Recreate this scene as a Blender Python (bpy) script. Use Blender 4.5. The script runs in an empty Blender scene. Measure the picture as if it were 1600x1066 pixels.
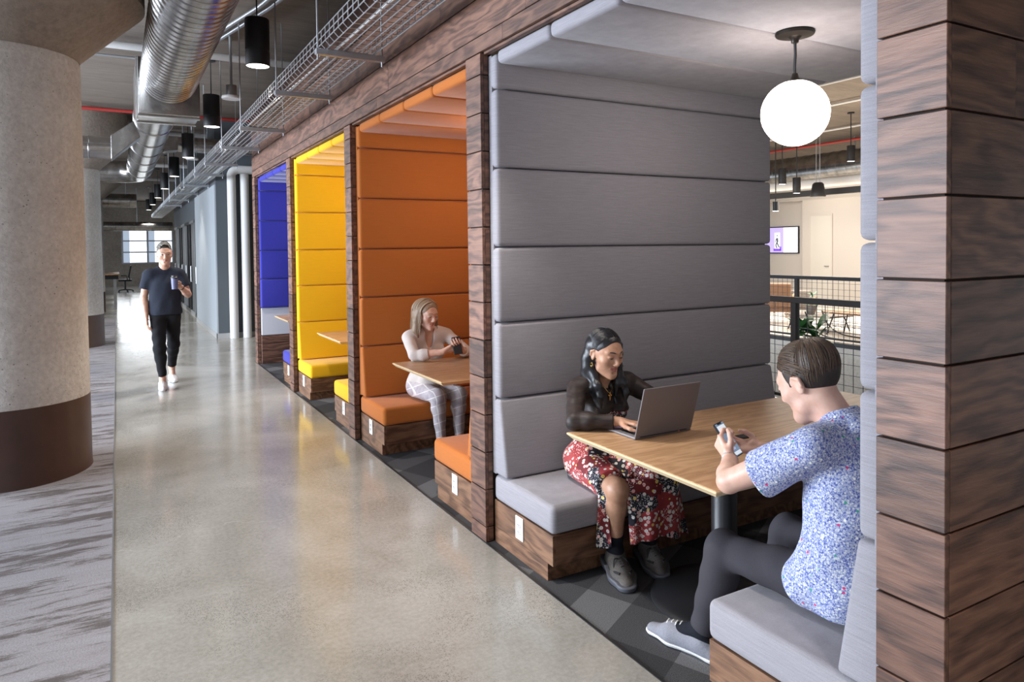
import bpy, bmesh, math, random
import numpy as np
from mathutils import Vector, Matrix
random.seed(7)
SC = bpy.context.scene
COL = SC.collection
PI = math.pi

# ------------------------------------------------------------------ camera, world, lights, exposure
F_PX, PY, YAW, PITCH, ROLL, EYE = 1096.67, 416.9, .512769, .0264789, .0114264, 1.62
def camera():
    cy, sy, cp, sp = math.cos(YAW), math.sin(YAW), math.cos(PITCH), math.sin(PITCH)
    fwd = Vector((sy*cp, cy*cp, -sp)); right = Vector((cy, -sy, 0)); down = fwd.cross(right)
    cr, sr = math.cos(ROLL), math.sin(ROLL)
    r = cr*right + sr*down; d = -sr*right + cr*down
    cam = bpy.data.cameras.new('camera'); o = bpy.data.objects.new('camera', cam); COL.objects.link(o)
    m = Matrix((r, -d, -fwd)).transposed().to_4x4(); m.translation = (0, 0, EYE)
    o.matrix_world = m
    cam.sensor_width = 36; cam.lens = F_PX/1600*36; cam.shift_y = -(533-PY)/1600
    cam.clip_start = .02; cam.clip_end = 200
    SC.camera = o
camera()
SC.view_settings.view_transform = 'Standard'; SC.view_settings.look = 'None'
SC.view_settings.gamma = 1; SC.view_settings.use_curve_mapping = False
SC.view_settings.exposure = -.04
w = bpy.data.worlds.new('daylight'); SC.world = w; w.use_nodes = True
w.node_tree.nodes['Background'].inputs[0].default_value = (.82, .90, 1, 1)
w.node_tree.nodes['Background'].inputs[1].default_value = 1.3
def area(name, loc, target, size, sizey, power, col=(1, 1, 1)):
    l = bpy.data.lights.new(name, 'AREA'); l.shape = 'RECTANGLE'; l.size = size; l.size_y = sizey; l.energy = power; l.color = col
    o = bpy.data.objects.new(name, l); COL.objects.link(o); o.location = loc
    o.rotation_euler = (Vector(target)-Vector(loc)).to_track_quat('-Z', 'Y').to_euler(); return o
# daylight of the window bank along the open office side (left of the corridor), a little from behind the viewer, and of the far window
area('window_daylight', (-7.5, 7.5, 2.0), (0, 6.5, 1.2), 8, 2.6, 2300, (.77, .87, 1))
area('window_daylight', (-7.5, 14, 2.0), (0, 13, 1.2), 12, 2.6, 1000, (.86, .93, 1))
area('window_daylight', (-1.5, -5.5, 2.4), (1.5, 3, 1.2), 5, 2.4, 50, (.84, .91, 1))
area('window_daylight', (1.2, 37.5, 1.9), (1.0, 10, .6), 2.6, 1.7, 60, (.9, .95, 1))
# ceiling lighting of the lounge across the atrium
area('lounge_light', (12.6, 10, 2.45), (12.6, 10, 0), 4, 6, 620, (1, .93, .83))
area('lounge_uplight', (10.5, 7.5, 2.5), (10.5, 7.5, 4), 4, 8, 210, (1, .86, .68))
area('lounge_light', (15.6, 12.6, 3.2), (17.7, 12.8, .9), 2, 2, 90, (1, .92, .82))

# ------------------------------------------------------------------ materials
def new_mat(name):
    m = bpy.data.materials.new(name); m.use_nodes = True
    nt = m.node_tree; return m, nt, nt.nodes['Principled BSDF']
def N(nt, typ, **kw):
    n = nt.nodes.new(typ)
    for k, v in kw.items():
        if k.startswith('i_'):
            key = k[2:]; key = int(key) if key.isdigit() else key.replace('_', ' ')
            n.inputs[key].default_value = v
        else: setattr(n, k, v)
    return n
def ramp(nt, fac, stops):
    r = N(nt, 'ShaderNodeValToRGB'); e = r.color_ramp.elements
    while len(e) < len(stops): e.new(.5)
    for q, (p, c) in zip(e, stops): q.position = p; q.color = (*c, 1) if len(c) == 3 else c
    nt.links.new(fac, r.inputs[0]); return r.outputs[0]
def coords(nt, scale=(1, 1, 1), kind='Object', rot=(0, 0, 0)):
    t = N(nt, 'ShaderNodeTexCoord'); mp = N(nt, 'ShaderNodeMapping')
    mp.inputs['Scale'].default_value = scale; mp.inputs['Rotation'].default_value = rot
    nt.links.new(t.outputs[kind], mp.inputs[0]); return mp.outputs[0]
def bump(nt, b, h, strength, dist=.01):
    n = N(nt, 'ShaderNodeBump'); n.inputs['Strength'].default_value = strength; n.inputs['Distance'].default_value = dist
    nt.links.new(h, n.inputs['Height']); nt.links.new(n.outputs[0], b.inputs['Normal'])
def mixc(nt, f, a, b, mode='MIX'):
    n = N(nt, 'ShaderNodeMix', data_type='RGBA', blend_type=mode)
    for s, v in ((0, f), (6, a), (7, b)):
        if isinstance(v, (int, float)): n.inputs[s].default_value = v
        elif isinstance(v, tuple): n.inputs[s].default_value = (*v, 1) if len(v) == 3 else v
        else: nt.links.new(v, n.inputs[s])
    return n.outputs[2]
def noise(nt, vec, scale, detail=4, rough=.6, dist=0):
    n = N(nt, 'ShaderNodeTexNoise'); n.inputs['Scale'].default_value = scale; n.inputs['Detail'].default_value = detail
    n.inputs['Roughness'].default_value = rough; n.inputs['Distortion'].default_value = dist
    if vec is not None: nt.links.new(vec, n.inputs['Vector'])
    return n.outputs[0]
def vor(nt, vec, scale, feature='F1', out='Distance', rnd=1):
    n = N(nt, 'ShaderNodeTexVoronoi', feature=feature); n.inputs['Scale'].default_value = scale
    if 'Randomness' in n.inputs: n.inputs['Randomness'].default_value = rnd
    nt.links.new(vec, n.inputs['Vector']); return n.outputs[out]
def math_(nt, op, a, b=None):
    n = N(nt, 'ShaderNodeMath', operation=op)
    for i, v in ((0, a), (1, b)):
        if v is None: continue
        if isinstance(v, (int, float)): n.inputs[i].default_value = v
        else: nt.links.new(v, n.inputs[i])
    return n.outputs[0]
def plain(name, c, rough=.5, metal=0, spec=.5, emit=None, es=0, grain=0, gscale=40):
    m, nt, b = new_mat(name)
    b.inputs['Base Color'].default_value = (*c, 1); b.inputs['Roughness'].default_value = rough
    b.inputs['Metallic'].default_value = metal; b.inputs['Specular IOR Level'].default_value = spec
    if emit: b.inputs['Emission Color'].default_value = (*emit, 1); b.inputs['Emission Strength'].default_value = es
    if grain:
        n = noise(nt, coords(nt), gscale, 3)
        nt.links.new(mixc(nt, n, tuple(x*(1-grain) for x in c), tuple(min(1, x*(1+grain)) for x in c)), b.inputs['Base Color'])
    return m
def wood(name, axis, dark, mid, light, rough=.5, island=True, vary=.55, gs=1.0):
    m, nt, b = new_mat(name)
    g = N(nt, 'ShaderNodeNewGeometry')
    t = N(nt, 'ShaderNodeTexCoord'); add = N(nt, 'ShaderNodeVectorMath', operation='ADD')
    sc = N(nt, 'ShaderNodeVectorMath', operation='SCALE'); sc.inputs[0].default_value = (13.7, 7.1, 9.3)
    nt.links.new(g.outputs['Random Per Island'], sc.inputs['Scale'])
    nt.links.new(t.outputs['Object'], add.inputs[0]); nt.links.new(sc.outputs[0], add.inputs[1])
    mp = N(nt, 'ShaderNodeMapping'); s = [9*gs, 9*gs, 9*gs]; s[axis] = 1.1*gs; mp.inputs['Scale'].default_value = s
    nt.links.new(add.outputs[0] if island else t.outputs['Object'], mp.inputs[0])
    n1 = noise(nt, mp.outputs[0], 1.3, 6, .62, 1.6)
    n2 = noise(nt, mp.outputs[0], 9, 4, .7, .4)
    sx = N(nt, 'ShaderNodeSeparateXYZ'); nt.links.new(add.outputs[0] if island else t.outputs['Object'], sx.inputs[0])
    mp2 = N(nt, 'ShaderNodeMapping'); s2 = [3.2*gs]*3; s2[axis] = .9*gs; mp2.inputs['Scale'].default_value = s2
    nt.links.new(add.outputs[0] if island else t.outputs['Object'], mp2.inputs[0])
    n3 = noise(nt, mp2.outputs[0], 1.6, 3, .55, .3)
    across = math_(nt, 'ADD', sx.outputs[2], sx.outputs[0 if axis == 1 else 1])
    ring = math_(nt, 'SINE', math_(nt, 'ADD', math_(nt, 'MULTIPLY', across, 70*gs), math_(nt, 'MULTIPLY', n3, 42)))
    ring = math_(nt, 'ADD', math_(nt, 'MULTIPLY', ring, .5), .5)
    mp3 = N(nt, 'ShaderNodeMapping'); s3 = [90*gs]*3; s3[axis] = 3.5*gs; mp3.inputs['Scale'].default_value = s3
    nt.links.new(add.outputs[0] if island else t.outputs['Object'], mp3.inputs[0]); n4 = noise(nt, mp3.outputs[0], 1.2, 3, .7)
    f = math_(nt, 'ADD', math_(nt, 'ADD', math_(nt, 'MULTIPLY', n1, .42), math_(nt, 'MULTIPLY', n4, .36)), math_(nt, 'MULTIPLY', ring, .21))
    c = ramp(nt, f, [(.32, dark), (.49, mid), (.68, light)])
    if island:
        v = math_(nt, 'ADD', math_(nt, 'MULTIPLY', g.outputs['Random Per Island'], vary), 1-vary/2)
        hsv = N(nt, 'ShaderNodeHueSaturation'); nt.links.new(v, hsv.inputs['Value']); nt.links.new(c, hsv.inputs['Color'])
        hsv.inputs['Saturation'].default_value = 1.0; c = hsv.outputs[0]
    nt.links.new(c, b.inputs['Base Color']); b.inputs['Roughness'].default_value = rough
    bump(nt, b, n2, .25, .004)
    return m
def fabric(name, c, var=.25, rough=.85, sx=(2.2, 2.2, 70)):
    m, nt, b = new_mat(name)
    n1 = noise(nt, coords(nt, sx), 4, 4, .7); n2 = noise(nt, coords(nt, (160, 160, 160)), 2, 2)
    f = math_(nt, 'ADD', math_(nt, 'MULTIPLY', n1, .6), math_(nt, 'MULTIPLY', n2, .4))
    nt.links.new(ramp(nt, f, [(.3, tuple(x*(1-var) for x in c)), (.7, tuple(min(1, x*(1+var)) for x in c))]), b.inputs['Base Color'])
    b.inputs['Roughness'].default_value = rough; b.inputs['Specular IOR Level'].default_value = .25
    b.inputs['Sheen Weight'].default_value = .12; b.inputs['Sheen Roughness'].default_value = .4
    bump(nt, b, n2, .25, .002); return m
def concrete(name, a, bcol, sc=2.0, rough=.85, pits=True, stretch=(1, 1, 1), bs=.5):
    m, nt, b = new_mat(name)
    v = coords(nt, stretch); n = noise(nt, v, sc, 8, .65); n2 = noise(nt, v, sc*14, 4, .7)
    c = ramp(nt, n, [(.3, a), (.7, bcol)])
    c = mixc(nt, .35, c, ramp(nt, n2, [(.3, tuple(x*.6 for x in a)), (.7, tuple(min(1, x*1.2) for x in bcol))]))
    h = n2
    if pits:
        vd = vor(nt, coords(nt), 26); msk = noise(nt, coords(nt), 3, 2)
        p = math_(nt, 'LESS_THAN', math_(nt, 'ADD', vd, math_(nt, 'MULTIPLY', msk, .35)), .265)
        c = mixc(nt, math_(nt, 'MULTIPLY', p, .75), c, tuple(x*.35 for x in a))
        h = math_(nt, 'SUBTRACT', n2, math_(nt, 'MULTIPLY', p, 1.5))
    nt.links.new(c, b.inputs['Base Color']); b.inputs['Roughness'].default_value = rough
    bump(nt, b, h, bs, .012); return m
M = {}
WD = ((.048, .021, .014), (.124, .057, .037), (.20, .099, .063))
M['wood_y'] = wood('walnut_planks_along_corridor', 1, *WD)
M['wood_x'] = wood('walnut_planks_across', 0, *WD)
M['bench_x'] = wood('walnut_veneer_across', 0, (.060, .025, .012), (.135, .062, .031), (.215, .108, .057), island=False)
M['bench_y'] = wood('walnut_veneer_along', 1, (.065, .028, .013), (.145, .068, .034), (.23, .118, .063), island=False)
M['gap'] = plain('dark_gap', (.012, .008, .006), .9)
M['oak'] = wood('oak_table_top', 0, (.36, .20, .10), (.46, .27, .14), (.55, .34, .19), .38, False, gs=1.2)
M['oak_edge'] = plain('maple_edge_band', (.62, .47, .28), .5, grain=.1)
GREY, ORANGE, YELLOW, BLUE = (.275, .26, .282), (.43, .128, .024), (.74, .41, .008), (.028, .028, .26)
M['grey'] = fabric('grey_woven_upholstery', GREY, .22)
M['orange'] = fabric('orange_upholstery', ORANGE, .10)
M['yellow'] = fabric('yellow_upholstery', YELLOW, .08)
M['blue'] = fabric('royal_blue_upholstery', BLUE, .10)
M['black'] = plain('matte_black_metal', (.012, .012, .014), .5)
M['satin_black'] = plain('satin_black_metal', (.020, .020, .022), .32)
M['bronze'] = plain('dark_bronze_metal', (.03, .024, .02), .4, .7)
M['steel'] = plain('galvanised_wire', (.55, .57, .60), .35, .9)
M['zinc'] = plain('zinc_rod', (.42, .44, .47), .4, .85)
M['white'] = plain('white_plastic', (.82, .82, .82), .4)
M['socket'] = plain('grey_socket_face', (.60, .60, .60), .5)
M['hole'] = plain('dark_slot', (.03, .03, .03), .6)
M['panelwhite'] = plain('pale_grey_laminate', (.50, .51, .56), .5)
M['pipe_white'] = plain('white_painted_pipe', (.58, .57, .56), .55, grain=.05)
M['red'] = plain('red_painted_pipe', (.30, .025, .02), .5)
M['globe'] = plain('lit_opal_glass', (.9, .9, .9), .3, emit=(1, .88, .77), es=23)
M['lens'] = plain('lit_lamp_lens', (.9, .9, .9), .3, emit=(1, .95, .86), es=9)
M['brown'] = plain('brown_gloss_paint', (.062, .027, .018), .38, grain=.25, gscale=6)
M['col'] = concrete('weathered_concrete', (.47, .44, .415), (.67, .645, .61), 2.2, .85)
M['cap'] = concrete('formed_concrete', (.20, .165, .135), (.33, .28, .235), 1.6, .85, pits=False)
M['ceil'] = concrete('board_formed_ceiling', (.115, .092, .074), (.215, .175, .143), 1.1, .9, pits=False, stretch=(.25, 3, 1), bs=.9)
M['wallc'] = concrete('bare_concrete_wall', (.24, .205, .17), (.44, .385, .325), 1.2, .85, pits=False)
M['dgrey'] = plain('slate_grey_paint', (.070, .080, .092), .55)
M['lgrey'] = plain('light_grey_paint', (.30, .33, .36), .5)
M['cream'] = plain('warm_white_paint', (.56, .50, .44), .7)
M['creamdoor'] = plain('cream_door_paint', (.60, .55, .48), .6)
M['slabface'] = concrete('pale_concrete_fascia', (.50, .46, .40), (.62, .57, .50), 1.5, .8, pits=False)
M['farfloor'] = concrete('pale_terrazzo', (.52, .48, .42), (.64, .59, .53), 3, .35, pits=False, bs=.05)
M['base'] = plain('brushed_baseboard', (.40, .40, .40), .4, .3)
M['smoke'] = plain('dark_tinted_glass', (.012, .013, .015), .08, spec=.8)
M['frame_black'] = plain('black_window_frame', (.015, .015, .016), .4)
M['frame_steel'] = plain('aluminium_frame', (.40, .41, .42), .35, .8)
M['pane'] = plain('bright_overcast_pane', (.9, .95, 1), .2, emit=(.93, .97, 1), es=1.7)
M['blind'] = plain('pale_blue_blind', (.55, .63, .75), .6, emit=(.6, .72, .9), es=.55)
def duct_mat():
    m, nt, b = new_mat('galvanised_duct_metal')
    n = noise(nt, coords(nt), 5, 5); n2 = noise(nt, coords(nt, (30, 4, 30)), 1, 3)
    nt.links.new(ramp(nt, n, [(.3, (.26, .255, .25)), (.7, (.54, .53, .52))]), b.inputs['Base Color'])
    b.inputs['Metallic'].default_value = 1; b.inputs['Roughness'].default_value = .24
    bump(nt, b, n2, .06, .01); return m
M['duct'] = duct_mat()
def floor_mat():
    m, nt, b = new_mat('polished_concrete_floor')
    v = coords(nt); n = noise(nt, v, 1.1, 8, .6, .5); n2 = noise(nt, v, 45, 3, .8); n3 = noise(nt, v, 1.7, 3)
    c = ramp(nt, n, [(.30, (.245, .236, .212)), (.5, (.340, .330, .302)), (.70, (.44, .432, .405))])
    sp = math_(nt, 'LESS_THAN', vor(nt, v, 140), .33)
    area_m = ramp(nt, n3, [(.47, (0, 0, 0)), (.60, (1, 1, 1))])
    c = mixc(nt, math_(nt, 'MULTIPLY', math_(nt, 'MULTIPLY', sp, area_m), .7), c, (.075, .062, .05))
    c = mixc(nt, .25, c, ramp(nt, n2, [(.35, (.13, .115, .09)), (.65, (.44, .40, .35))]))
    wv = N(nt, 'ShaderNodeVectorMath', operation='ADD'); nz = N(nt, 'ShaderNodeTexNoise'); nz.inputs['Scale'].default_value = 2.2; nz.inputs['Detail'].default_value = 4; nt.links.new(v, nz.inputs['Vector'])
    sc = N(nt, 'ShaderNodeVectorMath', operation='SCALE'); sc.inputs['Scale'].default_value = .55; nt.links.new(nz.outputs['Color'], sc.inputs[0]); nt.links.new(v, wv.inputs[0]); nt.links.new(sc.outputs[0], wv.inputs[1])
    ed = vor(nt, wv.outputs[0], .38, 'DISTANCE_TO_EDGE'); crack = math_(nt, 'MULTIPLY', math_(nt, 'LESS_THAN', ed, .0011), .28)
    c = mixc(nt, crack, c, (.52, .50, .46))
    nt.links.new(c, b.inputs['Base Color'])
    nt.links.new(ramp(nt, n, [(.3, (.12, .12, .12)), (.7, (.22, .22, .22))]), b.inputs['Roughness'])
    b.inputs['Specular IOR Level'].default_value = .75
    bump(nt, b, noise(nt, v, 2.5, 3), .03, .02); return m
M['floor'] = floor_mat()
def carpet_mat():
    m, nt, b = new_mat('striated_grey_carpet')
    v1 = coords(nt, (1.0, 6.0, 1), rot=(0, 0, math.radians(4))); n = noise(nt, v1, 1.5, 10, .78, .3)
    n2 = noise(nt, coords(nt), 120, 3, .8)
    c = ramp(nt, n, [(.40, (.15, .128, .118)), (.455, (.19, .168, .16)), (.49, (.345, .325, .325)), (.70, (.40, .385, .395))])
    c = mixc(nt, .5, c, ramp(nt, n2, [(.35, (.09, .08, .08)), (.65, (.52, .50, .51))]), 'MULTIPLY')
    c = mixc(nt, 1.0, c, (1.12, 1.14, 1.19), 'MULTIPLY')
    nt.links.new(c, b.inputs['Base Color']); b.inputs['Roughness'].default_value = .95; b.inputs['Specular IOR Level'].default_value = .1
    bump(nt, b, n2, .5, .004); return m
M['carpet'] = carpet_mat()
def tile_mat():
    m, nt, b = new_mat('charcoal_triangle_carpet_tiles')
    v = coords(nt, (1, 1, 1)); s = N(nt, 'ShaderNodeSeparateXYZ'); nt.links.new(v, s.inputs[0])
    def stripe(ax, ay, per, off):
        q = math_(nt, 'ADD', math_(nt, 'MULTIPLY', s.outputs[0], ax/per), math_(nt, 'MULTIPLY', s.outputs[1], ay/per))
        return math_(nt, 'GREATER_THAN', math_(nt, 'FRACT', math_(nt, 'ADD', q, off)), .58)
    a = stripe(1, .42, .78, .1); c2 = stripe(-.55, 1, .62, .35)
    f = math_(nt, 'ADD', math_(nt, 'MULTIPLY', a, .5), math_(nt, 'MULTIPLY', c2, .5))
    n2 = noise(nt, coords(nt), 260, 2)
    c = ramp(nt, f, [(0, (.042, .042, .046)), (.5, (.066, .066, .071)), (1, (.135, .136, .143))])
    c = mixc(nt, 1, c, ramp(nt, n2, [(.3, (.55, .55, .55)), (.7, (1.5, 1.5, 1.5))]), 'MULTIPLY')
    nt.links.new(c, b.inputs['Base Color']); b.inputs['Roughness'].default_value = .95; b.inputs['Specular IOR Level'].default_value = .1
    bump(nt, b, n2, .5, .003); return m
M['tile'] = tile_mat()

# ------------------------------------------------------------------ mesh helpers
class MB:
    """collects shapes into one mesh"""
    def __init__(s): s.bm = bmesh.new()
    def _merge(s, t, mat=0):
        for f in t.faces: f.material_index = mat
        me = bpy.data.meshes.new('t'); t.to_mesh(me); t.free(); s.bm.from_mesh(me); bpy.data.meshes.remove(me)
    def box(s, a, b, bev=0, seg=2, mat=0):
        t = bmesh.new(); bmesh.ops.create_cube(t, size=1)
        for v in t.verts: v.co = Vector([(a[i]+b[i])/2 + v.co[i]*(b[i]-a[i]) for i in range(3)])
        if bev: bmesh.ops.bevel(t, geom=list(t.edges), offset=bev, segments=seg, profile=.5, affect='EDGES')
        s._merge(t, mat); return s
    def hexa(s, pts, bev=0, seg=2, mat=0):
        """8 points: bottom ring of 4 then top ring of 4"""
        t = bmesh.new(); v = [t.verts.new(p) for p in pts]
        for q in ((3, 2, 1, 0), (4, 5, 6, 7), (0, 1, 5, 4), (1, 2, 6, 5), (2, 3, 7, 6), (3, 0, 4, 7)): t.faces.new([v[i] for i in q])
        bmesh.ops.recalc_face_normals(t, faces=t.faces)
        if bev: bmesh.ops.bevel(t, geom=list(t.edges), offset=bev, segments=seg, profile=.5, affect='EDGES')
        s._merge(t, mat); return s
    def tube(s, pts, r, n=8, caps=True, mat=0):
        pts = [Vector(p) for p in pts]; t = bmesh.new(); rings = []
        rr = r if isinstance(r, (list, tuple)) else [r]*len(pts)
        up = None
        for i, p in enumerate(pts):
            d = (pts[min(i+1, len(pts)-1)]-pts[max(i-1, 0)]).normalized()
            if up is None: up = d.orthogonal().normalized()
            a = (up - d*up.dot(d)); a = a.normalized() if a.length > 1e-6 else d.orthogonal().normalized()
            up = a; b = d.cross(a)
            rings.append([t.verts.new(p+(a*math.cos(2*PI*k/n)+b*math.sin(2*PI*k/n))*rr[i]) for k in range(n)])
        for q, w_ in zip(rings, rings[1:]):
            for k in range(n): t.faces.new((q[k], q[(k+1) % n], w_[(k+1) % n], w_[k]))
        if caps: t.faces.new(rings[0][::-1]); t.faces.new(rings[-1])
        bmesh.ops.recalc_face_normals(t, faces=t.faces)
        s._merge(t, mat); return s
    def lathe(s, prof, c=(0, 0, 0), n=32, mat=0, mx=None):
        """profile of (radius, height) revolved about a vertical axis at c"""
        t = bmesh.new(); rings = []
        for r, z in prof:
            if r < 1e-5: rings.append([t.verts.new((0, 0, z))])
            else: rings.append([t.verts.new((r*math.cos(2*PI*k/n), r*math.sin(2*PI*k/n), z)) for k in range(n)])
        for a, b in zip(rings, rings[1:]):
            for k in range(n):
                k2 = (k+1) % n
                if len(a) == 1 and len(b) == 1: continue
                if len(a) == 1: t.faces.new((a[0], b[k], b[k2]))
                elif len(b) == 1: t.faces.new((a[k], a[k2], b[0]))
                else: t.faces.new((a[k], a[k2], b[k2], b[k]))
        for rg, rev in ((rings[0], True), (rings[-1], False)):
            if len(rg) > 1: t.faces.new(rg[::-1] if rev else rg)
        bmesh.ops.recalc_face_normals(t, faces=t.faces)
        if mx is not None: t.transform(mx)
        t.transform(Matrix.Translation(c)); s._merge(t, mat); return s
    def build(s, name, mats, parent=None, smooth=False, loc=None):
        me = bpy.data.meshes.new(name)
        if loc is not None: s.bm.transform(Matrix.Translation(-Vector(loc)))
        if smooth:
            for f in s.bm.faces: f.smooth = True
            for e in s.bm.edges:
                e.smooth = not (len(e.link_faces) == 2 and e.calc_face_angle(0) > math.radians(40))
        s.bm.to_mesh(me); s.bm.free()
        for m in (mats if isinstance(mats, (list, tuple)) else [mats]): me.materials.append(m)
        o = bpy.data.objects.new(name, me); COL.objects.link(o)
        if loc is not None: o.location = loc
        if parent is not None: o.parent = parent; o.matrix_parent_inverse = Matrix.Translation(parent.location).inverted()
        return o
def tag(o, label=None, cat=None, group=None, kind=None):
    if label: o['label'] = label
    if cat: o['category'] = cat
    if group: o['group'] = group
    if kind: o['kind'] = kind
    return o
def thing(name, loc, label, cat, group=None):
    o = bpy.data.objects.new(name, None); COL.objects.link(o); o.location = loc; o.empty_display_size = .1
    return tag(o, label, cat, group)
def struct(o): o['kind'] = 'structure'; return o
def dup(root, loc, label, group=None):
    """a copy of a thing with its parts and sub-parts"""
    r = root.copy(); COL.objects.link(r); r.location = loc; r['label'] = label
    if group: r['group'] = group
    for ch in list(root.children):
        c = ch.copy(); COL.objects.link(c); c.parent = r
        for g in ch.children:
            d = g.copy(); COL.objects.link(d); d.parent = c
    return r
def catmull(pts, n=6):
    P = [np.array(p, float) for p in pts]; P = [2*P[0]-P[1]]+P+[2*P[-1]-P[-2]]; out = []
    for i in range(1, len(P)-2):
        for k in range(n):
            t = k/n; a, b, c, d = P[i-1:i+3]
            out.append(.5*((2*b)+(c-a)*t+(2*a-5*b+4*c-d)*t*t+(3*b-a-3*c+d)*t**3))
    out.append(P[-2]); return [tuple(x) for x in out]

# ------------------------------------------------------------------ the setting
ZC = 4.05
XF, XI, XB = 1.735, 1.784, 3.91          # wood face, padding ends, back of the booths
S = [(.955, 1.135), (3.406, 3.588), (5.842, 6.018), (8.212, 8.392), (10.55, 10.73)]   # fins between the booths
def slab(name, a, b, m): return struct(MB().box(a, b).build(name, m))
slab('floor', (-.05, -6, -.25), (XF-.006, 20.02, 0), M['floor'])
slab('floor', (-9, -6, -.25), (-.058, 20, 0), M['carpet'])
slab('floor', (XF+.006, .7, -.25), (4.0, 10.74, 0), M['tile'])
slab('floor', (-9, 20.02, -.25), (7, 38.0, -.001), M['floor'])
slab('floor', (XF-.006, 10.74, -.25), (6.1, 20.02, 0), M['floor'])
slab('floor', (4.0, -6, -.25), (6.1, 10.74, 0), M['floor'])
slab('floor', (XF-.006, -6, -.25), (4.0, .7, 0), M['floor'])
slab('trim_1', (XF-.006, .9, -.05), (XF+.006, 10.74, .004), M['satin_black'])
slab('trim_2', (-.058, -6, -.05), (-.05, 20, .003), M['frame_steel'])
slab('floor', (10.25, -2, -.22), (22, 24, 0), M['farfloor'])
slab('trim_3', (10.20, -2, -.06), (10.25, 24, .01), M['satin_black'])
slab('wall_lower', (10.3, -2, -3.6), (10.5, 24, -.22), M['slabface'])
slab('floor', (6.0, -2, -3.85), (10.5, 24, -3.6), M['farfloor'])
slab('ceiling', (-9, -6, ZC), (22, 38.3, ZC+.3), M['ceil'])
slab('wall_light_block', (-9, -6.2, 0), (22, -6, ZC), M['cream'])  # unseen wall added to hold back world light from behind the camera
slab('wall_far', (-9, 38, 0), (.20, 38.3, ZC), M['wallc'])
slab('wall_far', (.20, 38, 0), (2.45, 38.3, 1.08), M['wallc'])
slab('wall_far', (.20, 38, 2.72), (2.45, 38.3, ZC), M['wallc'])
slab('wall_far', (2.45, 38, 0), (7, 38.3, ZC), M['wallc'])
# far window: two bays, three rows of panes
wn = struct(thing('window_1', (.35, 38, 1.08), None, None)); del_keys = None
fr = MB()
for x in (.20, 1.27, 2.37): fr.box((x, 38.02, 1.08), (x+.08, 38.14, 2.72))
for z in (1.08, 1.60, 2.14, 2.66): fr.box((.21, 38.03, z), (2.44, 38.13, z+.06))
fr.build('window_frame', M['frame_steel'], wn)
for x0 in (.28, 1.35):
    for z in (1.14, 1.66, 2.20):
        MB().box((x0, 38.07, z), (x0+1.0, 38.09, z+.48)).build('pane', M['pane'], wn)
        MB().box((x0, 38.04, z), (x0+.27, 38.06, z+.48)).build('blind', M['blind'], wn)
# slate grey volume beyond the booths
slab('wall_right', (1.625, 14.05, 0), (6.1, 17.8, ZC), M['dgrey'])
slab('wall_right', (1.60, 14.05, .0), (1.625, 17.8, 2.86), M['lgrey'])
slab('baseboard_right', (1.59, 14.035, 0), (6.1, 14.05, .09), M['base'])
slab('baseboard_right', (1.585, 14.035, 0), (1.60, 17.8, .09), M['base'])
slab('wall_right', (1.70, 17.8, 2.42), (2.0, 26.02, ZC), M['dgrey'])
y = 17.85; k = 0
for n in range(6):
    d = struct(thing('door_%d' % (n+1), (1.70, y, 0), None, None))
    MB().box((1.76, y+.06, .08), (1.78, y+1.3, 2.36)).build('glass', M['smoke'], d)
    f = MB(); f.box((1.70, y, 0), (1.80, y+.07, 2.42)); f.box((1.70, y+.66, .06), (1.79, y+.71, 2.37)); f.box((1.70, y, 0), (1.8, y+1.36, .08)); f.box((1.70, y, 2.35), (1.8, y+1.36, 2.42))
    f.build('door_frame', M['frame_steel'] if n % 2 else M['frame_black'], d)
    MB().tube([(1.69, y+.62, .85), (1.66, y+.62, .85), (1.66, y+.62, 1.25), (1.69, y+.62, 1.25)], .012).build('handle', M['frame_steel'], d)
    y += 1.36
slab('wall_right', (3.6, 26.02, 0), (3.9, 38, ZC), M['dgrey']); slab('wall_right', (2.0, 26.0, 0), (3.6, 26.02, ZC), M['dgrey'])
# lounge walls across the atrium
slab('wall_lounge', (18, 13.9, 0), (18.2, 24, 2.93), M['cream'])
slab('wall_lounge', (17.7, -2, 0), (18.0, 13.9, 2.93), M['cream'])
slab('wall_lounge', (17.85, -2, 2.93), (18.3, 24, ZC), M['cream'])
slab('wall_lounge', (6.1, 23.8, -3.6), (22, 24, ZC), M['cream'])
d = struct(thing('door_7', (17.7, 13.4, 0), None, None))
MB().box((17.67, 13.60, 0), (17.695, 13.64, 2.50)).box((17.67, 12.88, 0), (17.695, 12.92, 2.50)).box((17.67, 12.92, 2.46), (17.695, 13.60, 2.50)).build('door_frame', M['cream'], d)
MB().box((17.68, 12.92, .01), (17.695, 13.60, 2.46)).build('door_leaf', M['creamdoor'], d)
MB().tube([(17.68, 13.0, 1.0), (17.65, 13.0, 1.0), (17.65, 13.12, 1.0)], .012).build('handle', M['frame_steel'], d)

# ------------------------------------------------------------------ concrete columns with flared capitals
def column(x, y, label):
    t = thing('concrete_column', (x, y, 0), label, 'column', 'round concrete columns along the corridor')
    n = 64
    MB().lathe([(.0, 0), (.512, 0), (.508, .02), (.506, .55), (.0, .55)], (x, y, 0), n).build('painted_base', M['brown'], t, True)
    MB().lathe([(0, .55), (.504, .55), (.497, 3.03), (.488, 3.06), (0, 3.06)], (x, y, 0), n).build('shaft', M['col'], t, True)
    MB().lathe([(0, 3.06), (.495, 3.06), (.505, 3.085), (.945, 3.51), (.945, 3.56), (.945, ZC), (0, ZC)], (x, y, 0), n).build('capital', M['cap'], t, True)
column(-.705, 6.32, 'round concrete column in the left foreground with brown painted base')
column(-.72, 14.35, 'second concrete column, just behind the big one, brown base in view')
column(-.80, 22.4, 'farthest concrete column, only its flared capital showing')

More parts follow.
